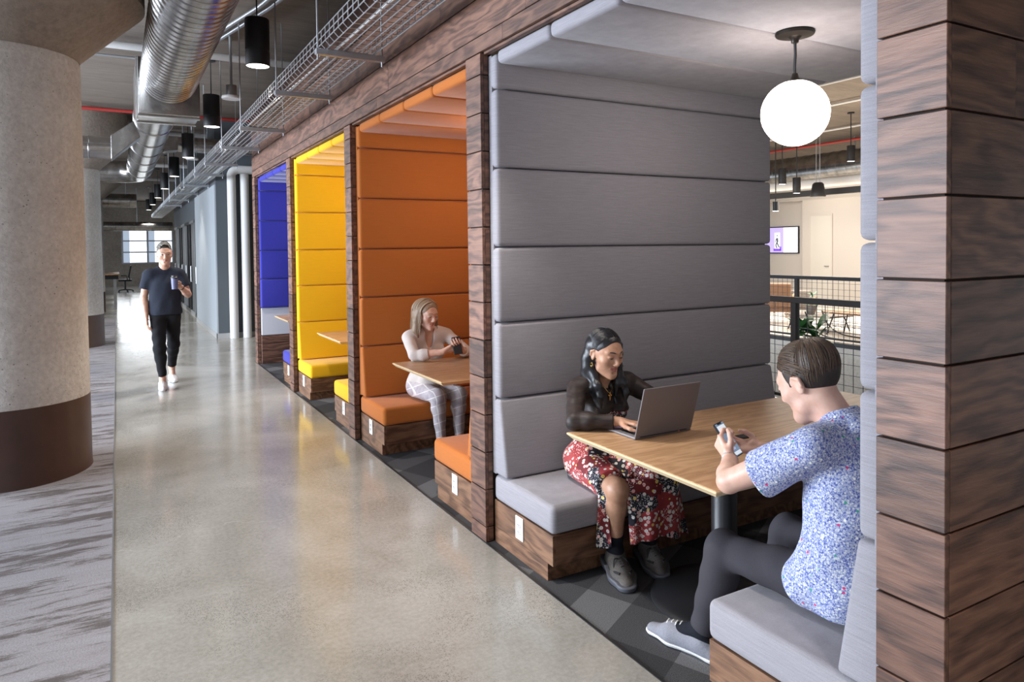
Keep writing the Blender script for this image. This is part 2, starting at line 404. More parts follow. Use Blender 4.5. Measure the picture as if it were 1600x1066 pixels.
# ------------------------------------------------------------------ walnut front: fascia and fins
PZ = [.086+.2063*k for k in range(-1, 19)]
def planks_y(mb, x, y0, y1, z0, z1, th=.02, joints=None, side=-1):
    """courses of planks running along Y on the face x; front at x, body behind"""
    for a, b in zip(PZ, PZ[1:]):
        lo, hi = max(a, z0), min(b, z1)
        if hi-lo < .012: continue
        cuts = [y0, y1]
        if joints: 
            q = y0 + random.uniform(.3, 1.9)
            while q < y1-.3: cuts.insert(-1, q); q += random.uniform(1.2, 2.4)
        for c, e in zip(cuts, cuts[1:]):
            o = random.uniform(-.0012, .0012)
            mb.box((x+o, c+.001, lo+.003), (x+th, e-.001, hi-.003), .0016, 1)
def planks_x(mb, y, x0, x1, z0, z1, th=.02, joints=False):
    for a, b in zip(PZ, PZ[1:]):
        lo, hi = max(a, z0), min(b, z1)
        if hi-lo < .012: continue
        cuts = [x0, x1]
        if joints:
            q = x0 + random.uniform(.2, 1.6)
            while q < x1-.2: cuts.insert(-1, q); q += random.uniform(1.0, 1.9)
        for c, e in zip(cuts, cuts[1:]):
            ya, yb = (y, y+th) if th > 0 else (y+th, y)
            mb.box((c+.001, ya, lo+.003), (e-.001, yb, hi-.003), .0016, 1)
ZO, ZF = 2.68, 3.66
mb = MB(); planks_y(mb, XF, .955, 10.73, ZO, ZF, joints=True)
me2 = MB(); planks_x(me2, .955, XF+.02, 3.95, ZO, ZF, .02, True); mf2 = me2
fas = mb.build('wood_fascia', M['wood_y']); tag(fas, 'long dark walnut plank fascia running above all the booth openings', 'fascia')
MB().box((XF+.008, .97, ZO+.004), (XI, 10.72, ZF-.004)).build('backing', M['gap'], fas)
mf2.build('end_cladding', M['wood_x'], fas)
mb = MB()
for (a0, a1), (b0, b1) in zip(S, S[1:]): MB().box((XF+.02, a1+.002, ZO-.012), (XI, b0-.002, ZO+.003), .002, 1).build('soffit_board', M['wood_y'], fas)
FIN = ['thick walnut plank fin at the right edge of the picture, nearest the viewer',
       'walnut plank fin between the grey booth and the orange booth',
       'walnut plank fin between the orange booth and the yellow booth',
       'walnut plank fin between the yellow booth and the blue booth',
       'walnut plank fin at the far end of the blue booth']
for i, (y0, y1) in enumerate(S):
    t = thing('booth_fin', (XF, y0, 0), FIN[i], 'partition', 'walnut fins between the booths')
    mb = MB(); planks_y(mb, XF, y0, y1, 0, ZO-.001); mb.build('front_cladding', M['wood_y'], t)
    mb = MB()
    if i == 0: planks_x(mb, y0, XF+.02, 3.95, 0, ZO-.001, .02, True)
    else: planks_x(mb, y0+.001, XF+.02, XI, 0, ZO-.001, .02)
    mb.build('side_cladding', M['wood_x'], t)
    mb = MB(); planks_x(mb, y1-.001, XF+.02, XI, 0, ZO-.001, -.02); mb.build('side_cladding', M['wood_x'], t)
    MB().box((XF+.012, y0+.012, .001), (3.94, y1-.012, ZO-.002)).build('core', M['gap'], t)

# ------------------------------------------------------------------ upholstered booths
def booth(n, a, b, cname, colour):
    up = M[cname]; G = .003; far_bench = cname != 'blue'
    rows = [.802, 1.217, 1.627, 2.054, 2.477, 2.665]
    p = .088
    # far wall padding (towards -Y) and near wall padding (towards +Y)
    for far in (True, False):
        side = 'far' if far else 'near'
        t = thing('wall_padding', (2.8, b if far else a, 1.5), '%s stitched wall padding on the %s side of the %s booth' % (colour, side, cname), 'padding', 'upholstered wall padding')
        y0 = b if far else a; s = -1 if far else 1
        for z0, z1 in zip(rows, rows[1:]):
            lo, hi = sorted((y0+s*.001, y0+s*p))
            MB().box((XI, lo, z0+G), (XB, hi, z1-G), .022, 3).build('padded_panel', up, t, True)
        lo, hi = sorted((y0+s*.0005, y0+s*.035)); MB().box((XI+.001, lo, .385 if (far_bench or not far) else .81), (XB-.004, hi, 2.66)).build('back_board', up, t)
        if far_bench or not far:
            q0, q1 = y0+s*.001, y0+s*.155
            pts = [(XI, q0, .384), (XB, q0, .384), (XB, q1, .384), (XI, q1, .384), (XI, q0, .802-G), (XB, q0, .802-G), (XB, y0+s*p, .802-G), (XI, y0+s*p, .802-G)]
            MB().hexa(pts, .016, 3).build('backrest', up, t, True)
        else:
            MB().box((XI+.005, y0-.05, .41), (XB, y0-.002, .80), .004, 1).build('laminate_panel', M['panelwhite'], t)['label'] = 'pale grey laminate panel'
            mb = MB(); planks_x(mb, y0-.06, XI, XB, 0, .405, .055); mb.build('plank_skirting', M['wood_x'], t)
    # ceiling padding
    t = thing('ceiling_padding', (2.8, (a+b)/2, 2.6), '%s padded strips on the ceiling of the %s booth' % (colour, cname), 'padding', 'upholstered ceiling padding')
    y0, y1 = a+p+.004, b-p-.004; k = 4
    for i in range(k):
        MB().box((XI, y0+(y1-y0)*i/k+.0015, 2.60), (3.80, y0+(y1-y0)*(i+1)/k-.0015, 2.675), .026, 3).build('padded_strip', up, t, True)
    # benches
    for far in ((True, False) if far_bench else (False,)):
        s = -1 if far else 1; y0 = b if far else a
        yf = y0+s*(.602 if far else .665)
        who = ''
        t = thing('bench', (2.8, (y0+yf)/2, 0), '%s cushioned walnut bench on the %s side of the %s booth' % (colour, 'far' if far else 'near', cname), 'bench', 'upholstered booth benches')
        lo, hi = sorted((y0+s*.004, yf)); 
        MB().box((XI, lo, .236), (XB, hi, .379), .03, 4).build('seat_cushion', up, t, True)
        wy = yf-s*.008; lo, hi = sorted((y0+s*.004, wy))
        ty = yf-s*.055
        MB().box((XI+.006, lo, .0 if False else .086), (XI+.024, hi, .235), .0015, 1).build('end_panel', M['bench_y'], t)
        l2, h2 = sorted((wy, wy-s*.018))
        MB().box((XI+.024, l2, .086), (XB, h2, .235), .0015, 1).build('front_panel', M['bench_x'], t)
        l3, h3 = sorted((y0+s*.004, ty))
        MB().box((XI+.006, l3, .0), (XI+.024, h3, .086)).box((XI+.024, l3, 0), (XB, h3, .084)).build('toe_kick', M['bench_x'] if 0 else M['bench_y'], t)
        oy = y0+s*(.28 if far else .335)
        o = MB().box((XI-.001, oy-.038, .107), (XI+.006, oy+.038, .227), .003, 2).build('power_outlet', M['white'], t)
        mb = MB()
        for dz in (.137, .173):
            mb.lathe([(0, 0), (.017, 0), (.017, .003), (0, .003)], n=16, mx=Matrix.Translation((XI-.001, oy, dz+.012)) @ Matrix.Rotation(-PI/2, 4, 'Y'))
        mb.build('socket', M['socket'], o)
        mb = MB()
        for dz in (.149, .185):
            for dy, h_ in ((-.006, .007), (.006, .009)): mb.box((XI-.0052, oy+dy-.0012, dz-h_/2+.002), (XI-.0035, oy+dy+.0012, dz+h_/2+.002))
            mb.box((XI-.0052, oy-.002, dz-.010), (XI-.0035, oy+.002, dz-.007))
        mb.build('slot', M['hole'], o)
    # table
    y0, y1 = a+.688, b-.618; zt = .735; x0, x1 = 1.858, 3.79; e = .022
    t = thing('booth_table', (2.40, (y0+y1)/2, 0), 'light oak booth table with a round black base in the %s booth' % cname, 'table', 'oak booth tables')
    MB().box((x0+.006, y0+.006, zt-.012), (x1-.006, y1-.006, zt), .0015, 1).build('table_top', M['oak'], t)
    mb = MB()
    mb.hexa([(x0+e, y0+e, zt-.030), (x1-e, y0+e, zt-.030), (x1-e, y1-e, zt-.030), (x0+e, y1-e, zt-.030), (x0, y0, zt-.008), (x1, y0, zt-.008), (x1, y1, zt-.008), (x0, y1, zt-.008)], .001, 1)
    mb.box((x0, y0, zt-.009), (x1, y1, zt-.0015), .002, 1)
    mb.build('edge_band', M['oak_edge'], t)
    yc = (y0+y1)/2
    MB().lathe([(0, .022), (.075, .022), (.058, .05), (.057, zt-.04), (.12, zt-.034), (.12, zt-.028), (0, zt-.028)], (2.40, yc, 0), 32).build('pedestal', M['satin_black'], t, True)
    MB().lathe([(0, 0), (.335, 0), (.335, .008), (.32, .018), (.08, .024), (0, .024)], (2.40, yc, 0), 64).build('base_plate', M['satin_black'], t, True)
    g = MB().box((2.44, yc-.045, zt-.002), (2.56, yc+.012, zt+.004), .002, 1).build('power_grommet', M['black'], t)
    MB().box((2.455, yc-.036, zt+.004), (2.545, yc-.014, zt+.0055)).build('flap', M['satin_black'], g)
    # globe lamp
    gx, gy = 2.745, (2.195 if cname == 'grey' else (a+b)/2); zb = 2.60
    t = thing('globe_pendant', (gx, gy, zb), 'lit white globe pendant hanging from the %s booth ceiling' % cname, 'pendant lamp', 'globe pendants inside the booths')
    MB().lathe([(0, 0), (.085, 0), (.088, -.006), (.083, -.016), (.03, -.022), (.018, -.035), (.016, -.05), (0, -.05)], (gx, gy, zb), 32).build('canopy', M['bronze'], t, True)
    MB().tube([(gx, gy, zb-.04), (gx+.003, gy, zb-.1), (gx-.002, gy, zb-.16), (gx, gy, zb-.215)], .0065).build('cord', M['black'], t, True)
    MB().lathe([(0, 0), (.012, 0), (.018, -.02), (.030, -.035), (.05, -.042), (.06, -.052), (0, -.052)], (gx, gy, zb-.19), 24).build('cap', M['bronze'], t, True)
    r = .15; zc = zb-.222-r
    MB().lathe([(0, -r)]+[(r*math.sin(q), -r*math.cos(q)) for q in np.linspace(.08, PI-.38, 28)]+[(0, r*math.cos(.38))], (gx, gy, zc), 48).build('glass_globe', M['globe'], t, True)
NAMES = [('grey', 'grey'), ('orange', 'burnt orange'), ('yellow', 'bright yellow'), ('blue', 'royal blue')]
for i, (cn, c) in enumerate(NAMES): booth(i, S[i][1], S[i+1][0], cn, c)

# ------------------------------------------------------------------ corridor lamps
def lamp(x, y, zb, label, group, d=.2, h=.40, zt=ZC, energy=260, parts=True, spot=True):
    r = d/2
    t = thing('cylinder_pendant', (x, y, zb), label, 'pendant lamp', group)
    MB().lathe([(0, h), (r*.96, h), (r, h-.006), (r, h*.335), (r*.955, h*.33), (r*.955, h*.305), (r, h*.30), (r, 0), (r*.93, 0), (r*.93, .012), (0, .012)], (x, y, zb), 32).build('housing', M['black'], t, True)
    MB().lathe([(0, .004), (r*.925, .004), (r*.925, .011), (0, .011)], (x, y, zb), 32).build('lens', M['lens'], t)
    MB().tube([(x, y, zb+h), (x, y, zt-.02)], .006 if d > .18 else .009).build('stem', M['black'], t)
    MB().lathe([(0, 0), (.06, 0), (.06, .025), (0, .025)], (x, y, zt-.026), 24).build('canopy', M['black'], t)
    if spot:
        l = bpy.data.lights.new('lamp_beam', 'SPOT'); l.energy = energy; l.spot_size = math.radians(78); l.spot_blend = .7; l.color = (1, .94, .86); l.shadow_soft_size = .08
        o = bpy.data.objects.new('lamp_beam', l); COL.objects.link(o); o.location = (x, y, zb-.03)
LO = ['nearest of the black cylinder pendants, in front of the pipes', 'second nearest black cylinder pendant, right of the metal duct', 'third black cylinder pendant along the corridor ceiling',
      'fourth black cylinder pendant along the corridor ceiling', 'fifth black cylinder pendant along the corridor ceiling', 'sixth black cylinder pendant down the corridor', 'seventh black cylinder pendant down the corridor', 'farthest black cylinder pendant down the corridor']
for k in range(-2, 8):
    if k < 0:  # beams without housings, added out of view to light the near floor
        l = bpy.data.lights.new('lamp_beam', 'SPOT'); l.energy = 300; l.spot_size = math.radians(78); l.spot_blend = .7; l.color = (1, .94, .86); l.shadow_soft_size = .08
        o = bpy.data.objects.new('lamp_beam', l); COL.objects.link(o); o.location = (1.09, 6.33+3.32*k, 3.15); continue
    lamp(1.09, 6.33+3.32*k, 3.20, LO[k], 'black pendants along the corridor')

# ------------------------------------------------------------------ ducts
def ring_profile(r, L, pitch, rib=.006):
    pr = [(0, 0), (r, 0)]; z = pitch
    while z < L-.03: pr += [(r, z-.008), (r+rib, z-.003), (r+rib, z+.003), (r, z+.008)]; z += pitch
    return pr+[(r, L), (0, L)]
def duct_along(name, p, axis, r, L, pitch, label, n=48, rib=.006):
    rot = {'Y': Matrix.Rotation(-PI/2, 4, 'X'), 'X': Matrix.Rotation(PI/2, 4, 'Y'), '-X': Matrix.Rotation(-PI/2, 4, 'Y')}[axis]
    o = MB().lathe(ring_profile(r, L, pitch, rib), p, n, mx=rot).build(name, M['duct'], None, True)
    return tag(o, label, 'duct')
DX, DZ = .535, 3.50
duct_along('spiral_duct', (DX, .6, DZ), 'Y', .277, 7.85, .118, 'big ribbed spiral air duct running toward the viewer at the top left')
t = thing('plenum_box', (DX, 9, DZ), 'boxy sheet metal plenum joining the two round ducts', 'duct')
MB().box((.235, 8.45, 3.10), (.835, 9.0, 3.70), .006, 1).build('box', M['duct'], t)
MB().box((.225, 8.52, 3.085), (.845, 8.60, 3.715), .003, 1).build('flange', M['duct'], t); MB().box((.225, 8.97, 3.085), (.845, 9.02, 3.715), .003, 1).build('flange', M['duct'], t)
MB().hexa([(.23, 9.02, 3.09), (.84, 9.02, 3.09), (.68, 9.6, 3.22), (.22, 9.6, 3.22), (.23, 9.02, 3.71), (.84, 9.02, 3.71), (.68, 9.6, 3.72), (.22, 9.6, 3.72)], .004, 1).build('taper', M['duct'], t)
DX2, DZ2 = .49, 3.47
duct_along('round_duct', (DX2, 9.6, DZ2), 'Y', .25, 8.2, 1.25, 'smooth round duct continuing beyond the plenum box', rib=.010)
t = thing('duct_branch', (DX2, 18, DZ2), 'ribbed duct branch turning left at the end of the round duct', 'duct')
MB().tube(catmull([(DX2, 17.8, DZ2), (DX2-.02, 18.1, DZ2), (DX2-.25, 18.35, DZ2), (DX2-.6, 18.4, DZ2)], 6), .25, 32).build('elbow', M['duct'], t, True)
MB().lathe(ring_profile(.25, 5.0, .3), (DX2-.6, 18.4, DZ2), 40, mx=Matrix.Rotation(-PI/2, 4, 'Y')).build('branch', M['duct'], t, True)
t = thing('duct_branch', (-.3, 10.4, 3.3), 'small duct with a slanted flat arm left of the plenum box', 'duct')
MB().hexa([(-.03, 10.2, 2.80), (.30, 10.2, 3.10), (.30, 10.5, 3.10), (-.03, 10.5, 2.80), (-.03, 10.2, 3.10), (.23, 10.2, 3.30), (.23, 10.5, 3.30), (-.03, 10.5, 3.10)], .004, 1).build('arm', M['duct'], t)
MB().lathe(ring_profile(.14, 2.0, .25), (-.025, 10.35, 2.955), 32, mx=Matrix.Rotation(-PI/2, 4, 'Y')).build('branch', M['duct'], t, True)
t = thing('duct_branch', (1, 13, 3.3), 'duct branch slanting right, behind the third pendant', 'duct')
MB().hexa([(.745, 13.45, 3.35), (.97, 13.45, 3.38), (.97, 13.75, 3.38), (.745, 13.75, 3.35), (.745, 13.45, 3.62), (.97, 13.45, 3.62), (.97, 13.75, 3.62), (.745, 13.75, 3.62)], .004, 1).build('arm', M['duct'], t)
MB().lathe(ring_profile(.13, 2.4, .3), (.97, 13.6, 3.5), 32, mx=Matrix.Rotation(PI/2, 4, 'Y')).build('branch', M['duct'], t, True)
duct_along('cross_duct', (-3, 30, 2.60), 'X', .17, 4.9, .6, 'horizontal duct crossing above the far window', rib=.01)
duct_along('cross_duct', (-5, 26, 3.3), 'X', .22, 5.6, .6, 'large cross duct near the end of the corridor', rib=.01)

def straps(o, pts, w_=.03):
    for x, y, z in pts: MB().box((x-.012, y-w_/2, z), (x+.012, y+w_/2, ZC-.001)).build('hanger_strap', M['zinc'], o)
cd = [q for q in bpy.data.objects if q.name.startswith('cross_duct')]
straps(cd[0], [(-1, 30, 2.75), (.7, 30, 2.75)]); straps(cd[1], [(-2, 26, 3.5), (.3, 26, 3.5)])

# ------------------------------------------------------------------ conduits and pipes under the ceiling
def pipe(name, pts, r, m, label, cat='pipe'):
    return tag(MB().tube(pts, r, 10).build(name, m, None, True), label, cat)
pipe('ceiling_pipe', [(-6, 8.98, 3.95), (6, 9.15, 3.95)], .045, M['pipe_white'], 'white pipe crossing the ceiling just behind the nearest pendant')
pipe('conduit', [(-6, 9.9, 3.99), (.25, 9.75, 3.99)], .015, M['zinc'], 'upper thin steel conduit left of the plenum box')
pipe('conduit', [(-6, 9.45, 3.98), (.25, 9.3, 3.98)], .015, M['zinc'], 'lower thin steel conduit left of the plenum box')
pipe('sprinkler_pipe', [(-6, 13.0, 3.95), (5, 13.45, 3.95)], .03, M['red'], 'thin red sprinkler pipe crossing the ceiling', 'pipe')
pipe('ceiling_pipe', [(-6, 15.1, 3.95), (5, 15.5, 3.95)], .05, M['pipe_white'], 'white pipe crossing the ceiling behind the red pipe')
pipe('ceiling_pipe', [(-6, 20.5, 3.90), (5, 20.8, 3.90)], .05, M['pipe_white'], 'white pipe crossing the ceiling far down the corridor')
pipe('ceiling_pipe', [(-6, 24.5, 3.90), (5, 24.8, 3.90)], .05, M['pipe_white'], 'farthest white pipe crossing the corridor ceiling')
pipe('conduit', [(1.43, 6.2, 4.0), (1.27, 7.2, 4.0), (.92, 8.7, 4.0)], .022, M['zinc'], 'left steel conduit running along the ceiling behind the nearest pendant')
pipe('conduit', [(1.53, 6.2, 4.0), (1.36, 7.2, 4.0), (1.02, 8.7, 4.0)], .022, M['zinc'], 'right steel conduit running along the ceiling behind the nearest pendant')
for xx, lb in ((1.885, 'left white floor to ceiling pipe on the slate wall'), (2.115, 'right white floor to ceiling pipe on the slate wall')):
    pipe('riser_pipe', [(xx, 13.93, .001), (xx, 13.93, 3.02)] + catmull([(xx, 13.93, 3.04), (xx+.03, 13.93, 3.10), (xx+.10, 13.93, 3.14)], 4) + [(3.2, 13.93, 3.14 if xx < 2 else 3.139)] if xx < 2 else [(xx, 13.93, .001), (xx, 13.93, 3.06)], .08, M['pipe_white'], lb)
def sensor(x, y, z, label):
    t = thing('ceiling_sensor', (x, y, z), label, 'sensor', 'white ceiling sensors')
    MB().lathe([(0, 0), (.10, 0), (.105, .012), (.10, .03), (.06, .04), (0, .04)], (x, y, z), 32).build('disc', M['pipe_white'], t, True)
    MB().lathe([(0, .04), (.055, .04), (.055, .15), (0, .15)], (x, y, z), 24).build('housing', M['frame_steel'], t, True)
    MB().tube([(x, y, z+.15), (x, y, ZC-.02)], .014).build('stem', M['zinc'], t)
sensor(1.145, 8.3, 3.30, 'round white ceiling sensor on a steel stem between the first two pendants')
sensor(1.23, 13.9, 3.28, 'round white ceiling sensor beside the third pendant')

# ------------------------------------------------------------------ wire basket cable tray on trapeze hangers
TX0, TX1, TZ = 1.19, 1.56, 2.93
t = thing('cable_tray', (1.4, 6, TZ), 'long galvanised wire basket cable tray in front of the walnut fascia', 'cable tray')
mb = MB(); y = 2.0
while y < 30:
    c = .025
    mb.tube([(TX0, y, TZ+.115), (TX0, y, TZ+c), (TX0+c, y, TZ), (TX1-c, y, TZ), (TX1, y, TZ+c), (TX1, y, TZ+.115)], .0036 if y < 14 else .006, 5, False)
    y += .1 if y < 14 else .2
mb.build('cross_wires', M['steel'], t)
mb = MB()
for x, z in [(TX0, TZ+.115), (TX0, TZ+.07), (TX0, TZ+.03), (TX1, TZ+.115), (TX1, TZ+.07), (TX1, TZ+.03)]+[(TX0+.03+.052*k, TZ-.004) for k in range(7)]:
    mb.tube([(x, 2.0, z), (x, 30, z)], .0038, 5, False)
mb.build('long_wires', M['steel'], t)
for k, (m, dx) in enumerate((('pipe_white', .08), ('steel', .14), ('black', .20))):
    pts = [(TX0+dx+.03*math.sin(q*.9+k*2), 2.0+q*1.1, TZ+.012+.016*k) for q in range(24)]
    tag(MB().tube(catmull(pts, 3), .007, 6).build('cable', M[m], None, True), ['white cable lying in the wire tray', 'silver grey cable lying in the wire tray', 'black cable lying in the wire tray'][k], 'cable', 'cables in the wire tray')
HY = [3.15, 4.58, 5.92, 7.79, 9.30, 11.16, 12.75, 14.9, 17, 19.2, 21.5]
HL = ['trapeze hanger out of the top edge of the picture', 'nearest trapeze hanger in view under the wire tray', 'second trapeze hanger under the wire tray', 'third trapeze hanger under the wire tray', 'fourth trapeze hanger under the wire tray', 'fifth trapeze hanger under the wire tray', 'sixth trapeze hanger under the wire tray', 'seventh trapeze hanger under the wire tray', 'eighth trapeze hanger under the wire tray', 'ninth trapeze hanger under the wire tray', 'farthest trapeze hanger under the wire tray']
for y, lb in list(zip(HY, HL))[1:]:
    t = thing('trapeze_hanger', (1.38, y, 2.9), lb, 'hanger', 'trapeze hangers of the cable tray')
    MB().box((1.145, y-.02, 2.882), (1.605, y+.02, 2.921), .002, 1).build('strut', M['zinc'], t)
    for x in (1.16, 1.59): MB().tube([(x, y, 2.85), (x, y, ZC-.002)], .006, 8).build('rod', M['zinc'], t)

# ------------------------------------------------------------------ sculpting with distance fields (people, plants, soft goods)
import openvdb
A3 = lambda v: np.array(v, np.float32)
class Sculpt:
    def __init__(s, lo, hi, res):
        s.lo = np.array(lo, float); s.res = res
        n = np.ceil((np.array(hi)-s.lo)/res).astype(int)+1
        s.f = np.full(n, .06, np.float32); s.n = n
        s.ax = [(s.lo[i]+res*np.arange(n[i])).astype(np.float32) for i in range(3)]
    def _win(s, mn, mx, pad):
        a = np.clip(np.floor((np.array(mn)-pad-s.lo)/s.res).astype(int), 0, s.n); b = np.clip(np.ceil((np.array(mx)+pad-s.lo)/s.res).astype(int)+1, 0, s.n)
        sl = tuple(slice(int(p), int(q)) for p, q in zip(a, b))
        X = s.ax[0][sl[0]][:, None, None]; Y = s.ax[1][sl[1]][None, :, None]; Z = s.ax[2][sl[2]][None, None, :]
        return sl, X, Y, Z
    def _put(s, sl, d, k, sub):
        g = s.f[sl]
        if g.size == 0: return s
        if sub:
            h = np.clip(.5-.5*(g+d)/k, 0, 1); s.f[sl] = g*(1-h)+(-d)*h+k*h*(1-h)
        else:
            h = np.clip(.5+.5*(g-d)/k, 0, 1); s.f[sl] = g*(1-h)+d*h-k*h*(1-h)
        return s
    def cone(s, a, b, ra, rb=None, k=.012, flat=None, sub=False):
        rb = ra if rb is None else rb; a, b = np.array(a, float), np.array(b, float); r = max(ra, rb)
        if flat: r *= max(1, flat[1])
        sl, X, Y, Z = s._win(np.minimum(a, b)-r, np.maximum(a, b)+r, k+.02)
        ba = b-a; L = float(ba@ba)+1e-9
        px, py, pz = X-a[0], Y-a[1], Z-a[2]
        t = np.clip((px*ba[0]+py*ba[1]+pz*ba[2])/L, 0, 1)
        dx, dy, dz = px-t*ba[0], py-t*ba[1], pz-t*ba[2]
        if flat:
            q = np.array(flat[0], float); q /= np.linalg.norm(q); m = (dx*q[0]+dy*q[1]+dz*q[2])*(1/flat[1]-1)
            dx, dy, dz = dx+m*q[0], dy+m*q[1], dz+m*q[2]
        d = np.sqrt(dx*dx+dy*dy+dz*dz)-(ra+(rb-ra)*t)
        if flat: d = d*min(1, (flat[1]+1)/2)
        return s._put(sl, d.astype(np.float32), k, sub)
    def chain(s, pts, rad, k=.012, flat=None):
        for i in range(len(pts)-1): s.cone(pts[i], pts[i+1], rad[i], rad[i+1], k, flat)
        return s
    def ell(s, c, r, R=None, k=.015, sub=False):
        c = np.array(c, float); r = np.array(r, float); m = r.max()
        sl, X, Y, Z = s._win(c-m, c+m, k+.02)
        px, py, pz = X-c[0], Y-c[1], Z-c[2]
        if R is not None: px, py, pz = [px*R[0, i]+py*R[1, i]+pz*R[2, i] for i in range(3)]
        k0 = np.sqrt((px/r[0])**2+(py/r[1])**2+(pz/r[2])**2); k1 = np.sqrt((px/r[0]**2)**2+(py/r[1]**2)**2+(pz/r[2]**2)**2)+1e-6
        return s._put(sl, (k0*(k0-1)/k1).astype(np.float32), k, sub)
    def box(s, c, h, R=None, rd=.01, k=.01, sub=False):
        c = np.array(c, float); h = np.array(h, float); m = np.linalg.norm(h)
        sl, X, Y, Z = s._win(c-m, c+m, k+.02)
        px, py, pz = X-c[0], Y-c[1], Z-c[2]
        if R is not None: px, py, pz = [px*R[0, i]+py*R[1, i]+pz*R[2, i] for i in range(3)]
        q = [np.abs(p)-(e-rd) for p, e in zip((px, py, pz), h)]
        d = np.sqrt(sum(np.maximum(v, 0)**2 for v in q))+np.minimum(np.maximum(np.maximum(q[0], q[1]), q[2]), 0)-rd
        return s._put(sl, d.astype(np.float32), k, sub)
    def cut(s, p, nrm, k=.004, win=None):
        """take away everything on the side nrm points to (inside a window lo, hi if given)"""
        nrm = np.array(nrm, float); nrm /= np.linalg.norm(nrm)
        sl, X, Y, Z = s._win(win[0], win[1], 0) if win else s._win(s.lo, s.lo+s.n*s.res, 0)
        d = ((X-p[0])*nrm[0]+(Y-p[1])*nrm[1]+(Z-p[2])*nrm[2]).astype(np.float32)
        g = s.f[sl]; h = np.clip(.5-.5*(g-d)/k, 0, 1); s.f[sl] = g*(1-h)+d*h+k*h*(1-h); return s
    def ripple(s, amp, scale, seed=0, dirs=6):
        """soft cloth folds: a few sine waves added to the field"""
        rs = np.random.RandomState(seed); X, Y, Z = s.ax[0][:, None, None], s.ax[1][None, :, None], s.ax[2][None, None, :]
        w_ = 0
        for _ in range(dirs):
            v = rs.normal(size=3); v /= np.linalg.norm(v); v *= scale*rs.uniform(.6, 1.4)
            w_ = w_+np.sin(X*v[0]+Y*v[1]+Z*v[2]+rs.uniform(0, 6.28))
        s.f += (amp/dirs**.5*w_).astype(np.float32); return s
    def mesh(s, name, mats, parent=None, pick=None, loc=None):
        f = s.f.copy(); f[0], f[-1], f[:, 0], f[:, -1], f[:, :, 0], f[:, :, -1] = [.06]*6
        g = openvdb.FloatGrid(.06); g.copyFromArray(f, tolerance=.0); pts, quads = g.convertToQuads(0.0)
        pts = pts*s.res+s.lo
        me = bpy.data.meshes.new(name)
        if len(quads):
            q = pts[quads[:, :3]]; c0 = pts.mean(0)
            if np.einsum('ij,ij->i', q[:, 0]-c0, np.cross(q[:, 1]-c0, q[:, 2]-c0)).sum() < 0: quads = quads[:, ::-1]
        if loc is not None: pts = pts-np.array(loc)
        me.from_pydata([tuple(p) for p in pts.tolist()], [], quads.tolist()); 
        me.polygons.foreach_set('use_smooth', [True]*len(me.polygons))
        for m in (mats if isinstance(mats, (list, tuple)) else [mats]): me.materials.append(m)
        if pick is not None:
            cen = pts[quads].mean(1)+(np.array(loc) if loc is not None else 0); me.polygons.foreach_set('material_index', pick(cen).astype(np.int32))
        me.update()
        o = bpy.data.objects.new(name, me); COL.objects.link(o)
        if loc is not None: o.location = loc
        if parent is not None: o.parent = parent; o.matrix_parent_inverse = Matrix.Translation(parent.location).inverted()
        return o
def unit(v): v = np.array(v, float); return v/np.linalg.norm(v)
def frame(fwd, up=(0, 0, 1)):
    """columns: right, forward, up"""
    f = unit(fwd); r = unit(np.cross(f, up)); return np.stack([r, f, np.cross(r, f)], 1)
def lerp(a, b, t): return np.array(a, float)*(1-t)+np.array(b, float)*t

